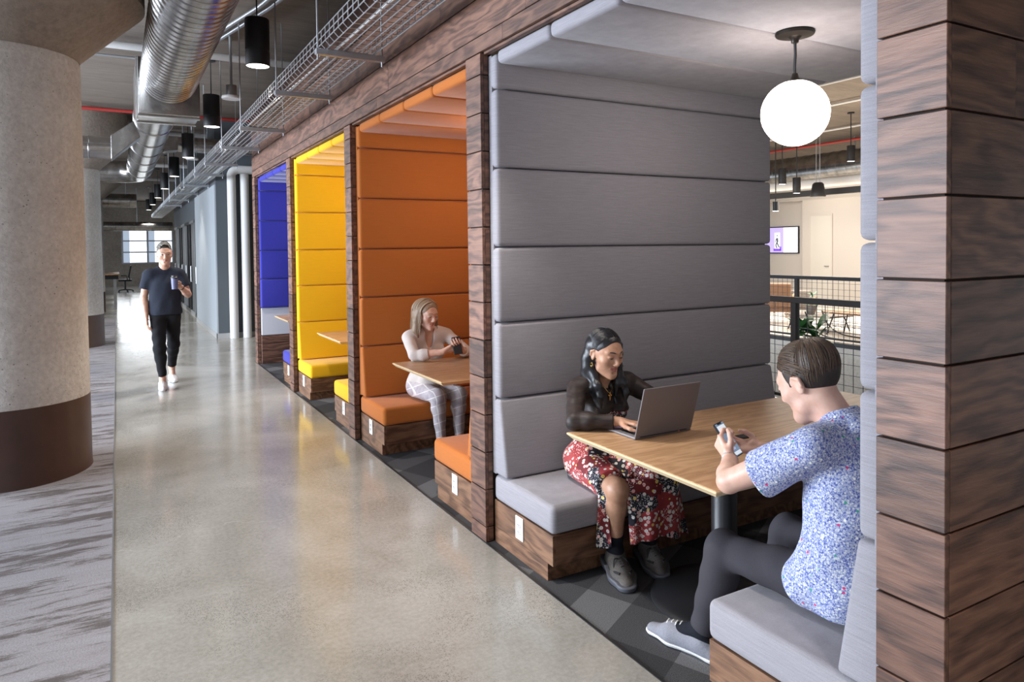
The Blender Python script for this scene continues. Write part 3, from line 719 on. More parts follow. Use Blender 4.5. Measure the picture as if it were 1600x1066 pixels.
class Head:
    """local axes: x right, y forward, z up; origin between the ears"""
    def __init__(h, c, fwd, s=1.0, tilt=0):
        h.c = np.array(c, float); h.R = frame(fwd); h.s = s
        if tilt:
            a = math.radians(tilt); q = np.array([[math.cos(a), 0, math.sin(a)], [0, 1, 0], [-math.sin(a), 0, math.cos(a)]]); h.R = h.R @ q
    def P(h, *v): return h.c+h.R @ (np.array(v, float)*h.s)
    def loc(h, p): return ((p-h.c) @ h.R)/h.s
    def skull(h, S, look=0, male=False, mouth=0):
        P, s, R = h.P, h.s, h.R; e = lambda c, r, k=.015, sub=False: S.ell(P(*c), np.array(r)*s, R, k*s, sub)
        cn = lambda a, b, ra, rb=None, k=.01, sub=False, flat=None: S.cone(P(*a), P(*b), ra*s, (ra if rb is None else rb)*s, k*s, flat, sub)
        e((0, -.012, .032), (.073, .093, .083)); e((0, .022, .005), (.066, .068, .078), .03)
        e((0, .030, -.042), (.052, .056, .066), .03)
        cn((-.038, .022, -.072), (.0, .066, -.094), .020, .020, .03); cn((.038, .022, -.072), (.0, .066, -.094), .020, .020, .03)
        e((0, .073, -.096), (.021 if male else .017, .016, .016), .02)
        for q in (-1, 1):
            e((q*.041, .058, -.022), (.022, .022, .019), .025)                       # cheekbone
            e((q*.033, .098, .006), (.019, .013, .012), .016, True)                # eye socket
            cn((q*.012, .085, .025), (q*.040, .072, .028), .011, .010, .018)         # brow ridge
            e((q*.0315, .0795, .005), (.0145, .0130, .0125), None or .006)          # lids over the eyeball
            e((q*.0315, .0935, .0045 - (.0035 if look < 0 else 0)), (.0125, .0065, .0036 if look >= 0 else .0016), .002, True)
            e((q*.0735, -.008, -.008), (.0070, .016, .027), .006)                   # ear
            cn((q*.079, -.018, .012), (q*.080, -.020, -.010), .006, .006, .006); cn((q*.079, -.018, .012), (q*.078, .002, .022), .006, .005, .006)
            e((q*.083, -.004, -.005), (.006, .009, .016), .004, True)
            e((q*.0115, .098, -.034), (.0070, .008, .0065), .006)                   # nostril wing
            e((q*.006, .104, -.0405), (.0035, .004, .0025), .002, True)
        cn((0, .088, .016), (0, .106, -.024), .0075, .0105, .012); e((0, .105, -.030), (.0095, .0090, .0085), .008)
        # mouth
        cn((-.022, .0775, -.0580), (0, .0865, -.0540), .0040, .0060, .006); cn((.022, .0775, -.0580), (0, .0865, -.0540), .0040, .0060, .006)
        cn((-.020, .0785, -.0615), (0, .0855, -.0650), .0040, .0066, .006); cn((.020, .0785, -.0615), (0, .0855, -.0650), .0040, .0066, .006)
        if mouth >= 0: cn((-.021, .079, -.0596), (0, .0940, -.0592), .0015, .0015, .0025, True); cn((.021, .079, -.0596), (0, .0940, -.0592), .0015, .0015, .0025, True)
        e((0, .0905, -.079), (.012, .0045, .003), .008, True)
    def neck(h, S, base, r=.050):
        S.cone(h.P(0, -.022, -.055), base, r*h.s, r*1.06, .025)
        S.cone(h.P(0, .030, -.085), lerp(h.P(0, -.022, -.055), base, .8), .022, .03, .03)
    def lips(h): 
        def f(c):
            q = h.loc(c); return ((np.linalg.norm(q, axis=1) < .15) & (np.abs(q[:, 0]) < .0245) & (q[:, 1] > .076) & (q[:, 1] < .115) & (q[:, 2] < -.0485-np.abs(q[:, 0])*.22) & (q[:, 2] > -.0725+np.abs(q[:, 0])*.36))
        return f
    def features(h, parent, brow, iris, lash=True, down=True):
        s = h.s
        for q in (-1, 1):
            mb = MB(); mb.lathe([(.0118*s*math.sin(t), -.0118*s*math.cos(t)) for t in np.linspace(0, PI, 12)], n=16)
            mx = Matrix.Translation(Vector(h.P(q*.0315, .0802, .0045)))
            mb.bm.transform(mx); eb = mb.build('eye', M['eyewhite'], parent, True)
            ax = h.R @ unit((0, .9, -.55 if down else -.06)); c = h.P(q*.0315, .0802, .0045)+ax*.0098*s
            m2 = MB(); m2.lathe([(0, 0), (.0055*s, 0), (.0045*s, .0021*s), (0, .0026*s)], n=16); m2.bm.transform(Matrix.Translation(Vector(c)) @ Vector(ax).to_track_quat('Z', 'Y').to_matrix().to_4x4()); m2.build('iris', iris, eb, True)
            mb = MB(); mb.tube([h.P(q*x, y, z) for x, y, z in ((.011, .0965, .0275), (.022, .0955, .0315), (.034, .0895, .0330), (.044, .0795, .0300), (.050, .0690, .0250))], [.0022*s, .0036*s, .0036*s, .0028*s, .0012*s], 6)
            mb.build('eyebrow', brow, parent, True)
            if lash:
                zz = .0005 if down else .0085
                mb = MB(); mb.tube([h.P(q*x, y, z+zz) for x, y, z in ((.0195, .0890, .0005), (.0255, .0932, -.0005 if down else .002), (.0335, .0938, -.0010 if down else .0022), (.0400, .0895, -.0005), (.0455, .0835, .002))], [.0008*s, .0014*s, .0017*s, .0015*s, .0008*s], 5)
                mb.build('eyelash', M['lash'], parent, True)
    def strands(h, paths, r0=.0035, r1=.0012):
        mb = MB()
        for p in paths:
            n = len(p); mb.tube([h.P(*q) for q in p], [(r0+(r1-r0)*i/(n-1))*h.s for i in range(n)], 5)
        return mb

def hand(S, w_, f, n, curls, thumb=.5, side=1, s=1.0, spread=.05):
    """w_ wrist, f towards the fingers, n the way the palm faces, side +1 when the thumb lies along cross(f, n); curls: bend of each finger (rad per joint)"""
    f = unit(f); n = unit(np.array(n, float)-f*np.dot(f, n)); t = np.cross(f, n)*side; w_ = np.array(w_, float)
    P = lambda a, b, c: w_+(f*a+t*b+n*c)*s
    S.cone(P(-.02, 0, 0), P(.02, 0, 0), .024*s, .024*s, .012, (n, .78))
    for b0, b1 in ((.012, .026), (.005, .009), (-.006, -.010), (-.014, -.026)): S.cone(P(.018, b0, 0), P(.088, b1, 0), .015*s, .0115*s, .010, (n, .9))
    S.ell(P(.035, .020, .008), (.024*s, .016*s, .014*s), None, .012)
    for (b, L, r), cu, i in zip(((.027, (.043, .026, .020), .0088), (.009, (.047, .030, .021), .009), (-.010, (.043, .028, .020), .0086), (-.027, (.034, .021, .018), .0076)), curls, range(4)):
        p = P(.088, b, 0); a = cu*.75; sp = (1.5-i)*spread
        for j, l in enumerate(L):
            d = f*math.cos(a)+n*math.sin(a)+t*sp; d = unit(d); q = p+d*l*s
            S.cone(p, q, (r-.0007*j)*s, (r-.0007*(j+1))*s, .0035); p = q; a += cu
    p = P(.022, .020, .006); d0 = unit(f*.62+t*.70+n*.30*thumb*2); d1 = unit(f*.85+t*(.45-.5*thumb)+n*.6*thumb); d2 = unit(f*.95+t*(.15-.6*thumb)+n*.55*thumb)
    for d, l, r0, r1 in ((d0, .038, .0150, .0115), (d1, .032, .0112, .0100), (d2, .026, .0100, .0078)):
        q = p+d*l*s; S.cone(p, q, r0*s, r1*s, .006); p = q

def torso(S, J, w_=1.0, g=0, female=False):
    """trunk from pelvis to shoulders, g is extra thickness for clothing"""
    rt = unit(np.array(J['shR'], float)-J['shL']); pv, ch, nk = [np.array(J[q], float) for q in ('pelvis', 'chest', 'neck')]
    up = unit(ch-pv); R = np.stack([rt, np.cross(up, rt), up], 1)
    k = .05
    S.ell(pv, (.160*w_+g, .112+g, .115+g), R, k)
    S.ell(lerp(pv, ch, .5), ((.122 if female else .138)*w_+g, .094+g, .14+g), R, k)
    S.ell(ch, (.142*w_+g, .102+g, .150+g), R, k)
    if female:
        for q in (-1, 1): S.ell(ch+rt*q*.065+np.cross(up, rt)*.075+up*.005, (.058+g, .052+g, .058+g), R, .03)
    S.cone(lerp(J['shR'], J['shL'], .12), lerp(J['shR'], J['shL'], .88), .052+g, .052+g, k)
    up_n = nk+up*.03
    for q in ('shR', 'shL'): S.cone(up_n, lerp(J[q], nk, .22), .036+g, .040+g, .04)
def arm(S, J, q, s=1.0, g=0, upto=1.0):
    a, b, c = J['sh'+q], J['el'+q], J['wr'+q]
    S.cone(a, b, .050*s+g, .038*s+g, .02); 
    if upto > 0:
        m = lerp(b, c, .3); S.cone(b, m, .038*s+g, .040*s+g, .015); S.cone(m, c, .040*s+g, .0255*s+g, .015)
def leg(S, J, q, s=1.0, g=0, lo=True):
    a, b, c = J['hip'+q], J['knee'+q], J['ank'+q]
    S.cone(a, b, .086*s+g, .057*s+g, .03); S.cone(b, b, .056*s+g, None, .02)
    if lo:
        m = lerp(b, c, .30)+unit(np.cross(np.cross(np.array(c)-b, np.array(J['toe'+q])-c), np.array(c)-b))*0
        bk = unit(np.array(c, float)-J['toe'+q]); bk[2] = 0
        S.cone(b, m+bk*.012, .054*s+g, .053*s+g, .03); S.cone(m+bk*.012, c, .053*s+g, .034*s+g, .03)
def foot(S, a, toe, s=1.0, g=0):
    a, toe = np.array(a, float), np.array(toe, float); d = toe-a; d[2] = 0; d = unit(d); z = np.array([0, 0, 1.])
    g0 = np.array([a[0], a[1], 0]); tz = g0+d*np.linalg.norm((toe-a)[:2])
    hl = g0-d*.045+z*(.030+g*.3); S.cone(a, hl, .034*s+g, .032*s+g, .02); S.cone(hl, lerp(g0, tz, .55)+z*.035, .030*s+g, .036*s+g, .03); S.cone(lerp(g0, tz, .55)+z*.032, tz-d*.025+z*.022, .036*s+g, .024*s+g, .03, (z, .8)); S.cone(a, lerp(g0, tz, .5)+z*.045, .034*s+g, .034*s+g, .03)
def box_of(pts, pad): p = np.array(pts, float); return p.min(0)-pad, p.max(0)+pad

def skin_mat(name, c, dark):
    m, nt, b = new_mat(name); n = noise(nt, coords(nt), 30, 4); n2 = noise(nt, coords(nt), 260, 2)
    nt.links.new(ramp(nt, n, [(.3, dark), (.7, c)]), b.inputs['Base Color'])
    b.inputs['Roughness'].default_value = .48; b.inputs['Subsurface Weight'].default_value = .15
    b.inputs['Subsurface Radius'].default_value = (.010, .004, .002); b.inputs['Subsurface Scale'].default_value = .6
    bump(nt, b, n2, .08, .001); return m
def hair_mat(name, a, bcol, rough=.38, sc=(60, 60, 6)):
    m, nt, b = new_mat(name); g = N(nt, 'ShaderNodeNewGeometry'); n = noise(nt, coords(nt, sc), 3, 4, .7)
    f = math_(nt, 'ADD', math_(nt, 'MULTIPLY', g.outputs['Random Per Island'], .6), math_(nt, 'MULTIPLY', n, .4))
    nt.links.new(ramp(nt, f, [(.2, a), (.8, bcol)]), b.inputs['Base Color']); b.inputs['Roughness'].default_value = rough
    bump(nt, b, n, .5, .003); return m
def cloth(name, c, var=.12, bs=.25, scale=(220, 220, 220), rough=.9):
    m, nt, b = new_mat(name); n = noise(nt, coords(nt, scale), 1, 2); n3 = noise(nt, coords(nt), 9, 3)
    nt.links.new(ramp(nt, n, [(.3, tuple(x*(1-var) for x in c)), (.7, tuple(min(1, x*(1+var)) for x in c))]), b.inputs['Base Color'])
    b.inputs['Roughness'].default_value = rough; b.inputs['Specular IOR Level'].default_value = .2
    h = math_(nt, 'ADD', n, math_(nt, 'MULTIPLY', n3, 6)); bump(nt, b, h, bs, .004); return m
M['eyewhite'] = plain('eye_white', (.75, .72, .70), .25); M['iris'] = plain('brown_iris', (.03, .015, .008), .2); M['irisb'] = plain('grey_iris', (.06, .08, .10), .2)
M['lash'] = plain('dark_lash', (.01, .008, .007), .6)
M['skin_f'] = skin_mat('warm_tan_skin', (.50, .275, .175), (.40, .20, .12)); M['lip_f'] = plain('rose_lip', (.36, .12, .10), .4)
M['skin_p'] = skin_mat('pale_skin', (.66, .42, .33), (.58, .33, .24)); M['lip_p'] = plain('pink_lip', (.48, .20, .17), .45)
M['skin_m'] = skin_mat('medium_skin', (.56, .34, .25), (.46, .26, .18)); M['lip_m'] = plain('tan_lip', (.40, .19, .15), .45)
M['hair_black'] = hair_mat('glossy_black_hair', (.006, .006, .008), (.020, .019, .022), .28)
M['hair_brown'] = hair_mat('brown_hair', (.016, .010, .007), (.115, .066, .037), .5)
M['hair_under'] = hair_mat('brown_hair_underlayer', (.018, .011, .007), (.030, .018, .011), .5); M['hair_dark_under'] = hair_mat('dark_hair_underlayer', (.035, .031, .028), (.055, .049, .044), .6); M['hair_blond'] = hair_mat('ash_blond_hair', (.16, .10, .06), (.46, .34, .23), .45)
M['hair_dark'] = hair_mat('greying_dark_hair', (.05, .045, .04), (.16, .14, .12), .5)
M['gold'] = plain('gold_jewellery', (.80, .52, .16), .25, 1); M['silver'] = plain('silver_chain', (.75, .75, .76), .25, 1)
def sheer_mat():
    m, nt, b = new_mat('sheer_black_mesh_fabric'); n = noise(nt, coords(nt, (14, 14, 110)), 1, 3)
    nt.links.new(ramp(nt, n, [(.3, (.012, .009, .009)), (.7, (.038, .024, .020))]), b.inputs['Base Color']); b.inputs['Roughness'].default_value = .55
    b.inputs['Specular IOR Level'].default_value = .35; bump(nt, b, n, .3, .004); return m
M['sheer'] = sheer_mat()
def flowers(nt, v, scale, thr):
    """white where a small blossom of five round petals sits"""
    n = N(nt, 'ShaderNodeTexVoronoi', feature='F1'); n.inputs['Scale'].default_value = scale; nt.links.new(v, n.inputs['Vector'])
    d = n.outputs['Distance']; return math_(nt, 'LESS_THAN', d, thr), n.outputs['Color'], d
def dress_mat():
    m, nt, b = new_mat('patchwork_floral_dress_fabric'); v = coords(nt)
    wv = N(nt, 'ShaderNodeVectorMath', operation='ADD'); nz = N(nt, 'ShaderNodeTexNoise'); nz.inputs['Scale'].default_value = 18; nt.links.new(v, nz.inputs['Vector'])
    sc = N(nt, 'ShaderNodeVectorMath', operation='SCALE'); sc.inputs['Scale'].default_value = .05; nt.links.new(nz.outputs['Color'], sc.inputs[0]); nt.links.new(v, wv.inputs[0]); nt.links.new(sc.outputs[0], wv.inputs[1])
    pc = N(nt, 'ShaderNodeTexVoronoi', feature='F1'); pc.inputs['Scale'].default_value = 10.5; nt.links.new(wv.outputs[0], pc.inputs['Vector'])
    sx = N(nt, 'ShaderNodeSeparateColor'); nt.links.new(pc.outputs['Color'], sx.inputs[0])
    r = N(nt, 'ShaderNodeValToRGB'); r.color_ramp.interpolation = 'CONSTANT'; e = r.color_ramp.elements
    for _ in range(3): e.new(.5)
    for q, (p, c) in zip(e, ((0, (.29, .028, .030)), (.34, (.012, .012, .022)), (.56, (.14, .008, .012)), (.76, (.34, .045, .045)), (.9, (.012, .012, .022)))): q.position = p; q.color = (*c, 1)
    nt.links.new(sx.outputs[0], r.inputs[0]); c = r.outputs[0]
    f1, fc, d1 = flowers(nt, v, 46, .43); cs = N(nt, 'ShaderNodeSeparateColor'); nt.links.new(fc, cs.inputs[0])
    petal = ramp(nt, cs.outputs[0], [(0, (.68, .63, .58)), (.62, (.70, .66, .62)), (.66, (.75, .40, .38)), (.86, (.75, .42, .40)), (.90, (.72, .52, .12))])
    c = mixc(nt, math_(nt, 'MULTIPLY', f1, math_(nt, 'GREATER_THAN', cs.outputs[1], .30)), c, petal)
    c = mixc(nt, math_(nt, 'LESS_THAN', d1, .09), c, (.05, .02, .03))
    f2, _, _ = flowers(nt, v, 150, .28); c = mixc(nt, math_(nt, 'MULTIPLY', f2, math_(nt, 'GREATER_THAN', sx.outputs[1], .55)), c, (.78, .74, .72))
    nt.links.new(c, b.inputs['Base Color']); b.inputs['Roughness'].default_value = .8; bump(nt, b, noise(nt, v, 40, 3), .2, .004); return m
M['dress'] = dress_mat()
def shirt_mat():
    m, nt, b = new_mat('tiny_floral_print_shirt_fabric'); v = coords(nt)
    base = ramp(nt, noise(nt, v, 150, 2), [(.36, (.065, .085, .30)), (.47, (.16, .20, .44)), (.57, (.36, .39, .54))])
    f1, fc, d1 = flowers(nt, v, 118, .38); cs = N(nt, 'ShaderNodeSeparateColor'); nt.links.new(fc, cs.inputs[0])
    c = mixc(nt, math_(nt, 'MULTIPLY', f1, math_(nt, 'GREATER_THAN', cs.outputs[1], .22)), base, (.60, .61, .63))
    f2, fc2, _ = flowers(nt, v, 215, .36); c = mixc(nt, f2, c, (.50, .52, .58))
    f3, fc3, d3 = flowers(nt, v, 44, .20); c3 = N(nt, 'ShaderNodeSeparateColor'); nt.links.new(fc3, c3.inputs[0])
    acc = ramp(nt, c3.outputs[0], [(0, (.62, .04, .16)), (.28, (.62, .04, .16)), (.30, (.85, .85, .80)), (.78, (.85, .85, .80)), (.80, (.05, .33, .20))])
    c = mixc(nt, math_(nt, 'MULTIPLY', f3, math_(nt, 'GREATER_THAN', c3.outputs[1], .45)), c, acc)
    nt.links.new(c, b.inputs['Base Color']); b.inputs['Roughness'].default_value = .85; b.inputs['Specular IOR Level'].default_value = .2
    bump(nt, b, noise(nt, v, 14, 3), .3, .008); return m
M['shirt'] = shirt_mat()
M['trouser'] = cloth('dark_charcoal_trousers', (.044, .041, .048), .06, .08); M['blackp'] = cloth('black_trousers', (.010, .010, .012), .2)
M['navy'] = cloth('dark_navy_cotton', (.020, .024, .036), .15); M['blouse'] = cloth('white_blouse_fabric', (.60, .545, .515), .04, .15)
M['sock'] = cloth('black_sock', (.010, .011, .016), .2)
def plaid():
    m, nt, b = new_mat('pale_plaid_trousers'); v = coords(nt, (1, 1, 1), rot=(.3, .2, .1)); s = N(nt, 'ShaderNodeSeparateXYZ'); nt.links.new(v, s.inputs[0])
    l = None
    for o in (0, 2):
        q = math_(nt, 'LESS_THAN', math_(nt, 'FRACT', math_(nt, 'MULTIPLY', s.outputs[o], 15)), .10); l = q if l is None else math_(nt, 'MAXIMUM', l, q)
    n = noise(nt, coords(nt), 14, 3)
    nt.links.new(mixc(nt, l, ramp(nt, n, [(.35, (.36, .32, .36)), (.65, (.52, .47, .49))]), (.70, .66, .66)), b.inputs['Base Color']); b.inputs['Roughness'].default_value = .9; return m
M['plaid'] = plaid()
M['shoe_grey'] = cloth('grey_canvas', (.22, .22, .25), .12, .3); M['rubber'] = plain('white_rubber', (.72, .71, .70), .5); M['lace_w'] = plain('white_lace', (.78, .77, .75), .8)
M['shoe_dark'] = cloth('grey_brown_suede', (.10, .09, .085), .25); M['sole_dark'] = plain('slate_foam_sole', (.085, .088, .105), .55); M['lace_b'] = plain('black_lace', (.012, .012, .013), .8)
M['sneaker'] = plain('white_leather', (.74, .74, .75), .45); M['stripe'] = plain('dark_stripe', (.02, .02, .03), .5)
M['overlay'] = cloth('charcoal_overlay', (.035, .034, .036), .2); M['alu'] = plain('space_grey_aluminium', (.20, .185, .19), .5, .25); M['key'] = plain('black_keys', (.012, .012, .013), .5)
M['sticker'] = plain('lilac_sticker', (.48, .38, .62), .5)

# ------------------------------------------------------------------ people
def shoe(parent, ank, toe, upper, sole, lace, name='shoe', s=1.0, chunky=0, stripe=None, laces=5, low=False, res=.0035, overlay=None):
    ank, toe = np.array(ank, float), np.array(toe, float); d = toe-ank; d[2] = 0; d = unit(d); sd = np.cross(d, (0, 0, 1)); g = .006+chunky*.5
    lo, hi = box_of([ank, toe, ank-d*.09, (toe[0], toe[1], 0)], .07)
    S = Sculpt(lo, hi, res); foot(S, ank-np.array([0, 0, .012 if not low else .03]), toe, s, g)
    top = ank[2]+(.0 if low else .012)
    S.cut((ank[0], ank[1], top), unit(np.array([0, 0, 1.])-d*.12)); S.cut((0, 0, .020), (0, 0, -1))
    o = S.mesh(name, upper, parent)
    S = Sculpt(lo, hi, res); foot(S, ank-np.array([0, 0, .02]), toe, s, g+.005+chunky); S.cut((toe[0], toe[1], .020+chunky*.8), unit(np.array([0, 0, 1.])+d*chunky*9)); S.cut((0, 0, .001), (0, 0, -1)); S.mesh('sole', sole, o)
    g0 = np.array([ank[0], ank[1], 0.]); L = np.linalg.norm((toe-ank)[:2]); mb = MB()
    for i in range(laces):
        t = .30+.08*i; zz = .030+.030*s+(1-t)*.052+g*.6
        c = g0+d*L*t+np.array([0, 0, zz]); w_ = .022*s
        mb.tube([tuple(c-sd*w_+np.array([0, 0, -.012])), tuple(c-sd*w_*.4+np.array([0, 0, .001])), tuple(c+sd*w_*.4+d*.004+np.array([0, 0, .001])), tuple(c+sd*w_+d*.006+np.array([0, 0, -.012]))], .003, 5)
    mb.build('lace', lace, o)
    if overlay:
        for q in (-1, 1):
            mb = MB(); z = np.array([0, 0, 1.])
            mb.tube(catmull([tuple(g0+d*L*a+sd*q*b*s+z*c) for a, b, c in ((-.10, .036, .072), (.15, .046, .050), (.40, .050, .048), (.62, .044, .060), (.75, .026, .062))], 5), .0065, 6)
            mb.build('side_overlay', overlay, o, True)
        mb = MB(); a0 = g0+d*L*.36+np.array([0, 0, .094]); mb.tube(catmull([tuple(a0+d*x+sd*y+np.array([0, 0, zz])) for x, y, zz in ((0, 0, .004), (.01, .030, .006), (.045, .040, -.028), (.03, .020, -.010), (0, 0, .006), (.01, -.028, .004), (.05, -.034, -.026), (.035, -.016, -.006), (.004, 0, .004))], 5), .0026, 5); mb.build('lace_bow', lace, o, True)
    if stripe:
        mb = MB()
        for q in (-1, 1):
            for i in range(3):
                c = g0+d*(.03+.030*i)+sd*q*.043*s; mb.tube([tuple(c+np.array([0, 0, .028])), tuple(c-d*.022-sd*q*.006+np.array([0, 0, .070]))], .006, 6)
        mb.build('stripe', stripe, o)
    return o
def link_bracelet(c, ax, r, m, parent, name, n=14, th=.0035):
    q = Vector(ax).to_track_quat('Z', 'Y').to_matrix(); mb = MB()
    for i in range(n):
        a0, a1 = 2*PI*i/n, 2*PI*(i+.75)/n
        mb.tube([Vector(c)+q @ Vector((r*math.cos(a), r*math.sin(a), 0)) for a in (a0, (a0+a1)/2, a1)], th, 6)
    return mb.build(name, m, parent, True)
rs = np.random.RandomState(3)

# ---- woman with black hair typing at the laptop, grey booth
J = dict(pelvis=(2.235, 3.10, .485), chest=(2.23, 3.03, .775), neck=(2.215, 2.985, .905), shR=(2.055, 2.985, .885), shL=(2.40, 2.985, .885),
         elR=(1.915, 2.80, .778), elL=(2.52, 2.82, .776), wrR=(2.085, 2.665, .782), wrL=(2.34, 2.665, .782),
         hipR=(2.15, 3.08, .470), hipL=(2.32, 3.08, .470), kneeR=(2.105, 2.715, .435), kneeL=(2.385, 2.70, .435), ankR=(2.135, 2.775, .105), ankL=(2.345, 2.775, .105), toeR=(2.055, 2.575, .02), toeL=(2.275, 2.59, .02))
H = Head((2.18, 2.905, 1.076), (.05, -.96, -.20), .985)
S = Sculpt((1.82, 2.50, .02), (2.62, 3.26, 1.24), .003)
torso(S, J, .88, -.008, True); H.skull(S, -1); H.neck(S, J['neck'], .044)
for q in 'RL': arm(S, J, q, .88); leg(S, J, q, .90); foot(S, J['ank'+q], J['toe'+q], .85)
hand(S, J['wrR'], (.50, -.80, -.03), (-.1, 0, -1), (.30, .28, .30, .36), .3, -1, .92); hand(S, J['wrL'], (-.25, -.95, -.03), (0, 0, -1), (.30, .28, .30, .36), .3, 1, .92)
lip = H.lips()
w1 = S.mesh('person', [M['skin_f'], M['lip_f']], None, lambda c: lip(c).astype(int), loc=(2.23, 2.95, 0))
tag(w1, 'seated woman with long black hair and floral dress typing on a laptop', 'person')
H.features(w1, M['hair_black'], M['iris'])
# hair: cap, centre parting, long straight lengths
S = Sculpt(H.c-np.array([.17, .17, .36]), H.c+np.array([.17, .17, .15]), .0035); e = lambda c, r, k=.015, sub=False: S.ell(H.P(*c), np.array(r)*H.s, H.R, k, sub)
e((0, -.016, .034), (.0815, .101, .092)); e((0, .117, -.004), (.079, .086, .094), .010, True)
for q in (-1, 1):
    S.chain([H.P(q*.052, -.050, .03), H.P(q*.058, -.060, -.05), H.P(q*.060, -.055, -.12), H.P(q*.066, .005, -.185), H.P(q*.062, .068, -.265)], [.034, .031, .028, .022, .006], .03, (H.R[:, 1], 1.0))
S.cone(H.P(0, -.080, .02), H.P(0, -.075, -.19), .052, .045, .03)
S.chain([H.P(-.060, .048, .055), H.P(-.074, .036, .0), H.P(-.074, .038, -.07), H.P(-.066, .048, -.16), H.P(-.058, .060, -.22)], [.008, .012, .015, .016, .006], .015)
for q, pts in ((1, ((2.125, 2.925, .965), (2.118, 2.888, .915), (2.120, 2.872, .86), (2.128, 2.872, .80))), (-1, ((2.262, 2.905, .965), (2.282, 2.885, .915), (2.290, 2.876, .86), (2.288, 2.876, .81)))):
    S.chain([H.P(q*.062, -.045, -.03), H.P(q*.064, -.040, -.085)]+list(pts), [.028, .025, .021, .018, .014, .005], .025)
S.ell(H.P(.086, .012, -.014), np.array((.026, .026, .042)), H.R, .006, True)
hair = S.mesh('hair', M['hair_black'], w1)
paths = []
for _ in range(260):
    sg = rs.choice([-1, 1]); y0 = rs.uniform(-.088, .050); p = []; rr = 1.0+rs.uniform(.0, .022)
    for t in np.linspace(.06, 1.50, 9):
        yy_ = y0-(.030*t*t*.5 if sg > 0 else .010*t); w_ = math.sqrt(max(.05, 1-((yy_+.016)/.101)**2))
        p.append((sg*.0815*math.sin(t)*rr*w_, yy_, .034+.092*math.cos(t)*rr*w_))
    l = p[-1]; ln = rs.uniform(.12, .27); fw = rs.uniform(.0, .055)
    if sg > 0 and l[1] > -.022: l = (l[0], -.024-rs.uniform(0, .02), l[2])
    ln *= .5 if sg > 0 else .6
    for t in (.2, .4, .6, .8, 1): p.append((l[0]*(1-.16*t)+rs.uniform(-.0015, .0015), l[1]+fw*t*t, l[2]-ln*t))
    paths.append(p)
H.strands(paths, .0026, .0010).build('hair_strands', M['hair_black'], hair, True)
# jewellery
mb = MB(); c = H.P(.078, -.006, -.048); mb.tube([tuple(c+np.array([.2*.011*math.sin(a), .011*math.sin(a), -.011+.011*math.cos(a)])) for a in np.linspace(0, 2*PI, 17)], .0022, 6); c = H.P(-.078, -.006, -.048)
e1 = mb.build('earring', M['gold'], w1, True); mb = MB(); mb.tube([tuple(c+np.array([.2*.011*math.sin(a), .011*math.sin(a), -.011+.011*math.cos(a)])) for a in np.linspace(0, 2*PI, 17)], .0022, 6); mb.build('earring', M['gold'], w1, True)
nx, ny, nz = 2.205, 2.905, .862
mb = MB(); mb.tube(catmull([(2.165, 2.955, .925), (2.18, 2.915, .895), (nx, ny, nz+.004), (2.232, 2.912, .895), (2.25, 2.955, .925)], 5), .0014, 5)
nk_ = mb.build('necklace', M['gold'], w1)
MB().box((nx-.0035, ny-.007, nz-.034), (nx+.0035, ny-.001, nz+.004), .001, 1).box((nx-.011, ny-.007, nz-.012), (nx+.011, ny-.001, nz-.005), .001, 1).build('cross_charm', M['gold'], nk_)
# sheer long-sleeved top
S = Sculpt((1.82, 2.55, .60), (2.62, 3.26, .96), .0035); torso(S, J, .89, .009, True)
for q in 'RL': arm(S, J, q, .88, .0075, 1); m = lerp(J['el'+q], J['wr'+q], .86); S.cone(lerp(J['el'+q], J['wr'+q], .70), m, .030, .037, .01); S.cut(m, np.array(J['wr'+q])-J['el'+q], .004, (np.minimum(m, J['wr'+q])-.06, np.maximum(m, J['wr'+q])+.06))
S.ell((2.205, 2.915, .945), (.062, .060, .060), None, .01, True); S.ell(np.array(J['neck'])+np.array([0, 0, .03]), (.062, .060, .05), None, .01, True); S.cut((0, 0, .70), (0, 0, -1)); S.cut((0, 0, .762), (0, 0, -1), .004, ((2.03, 2.83, .6), (2.46, 3.3, .80))); S.ripple(.0022, 95, 2)
S.mesh('sheer_top', M['sheer'], w1)
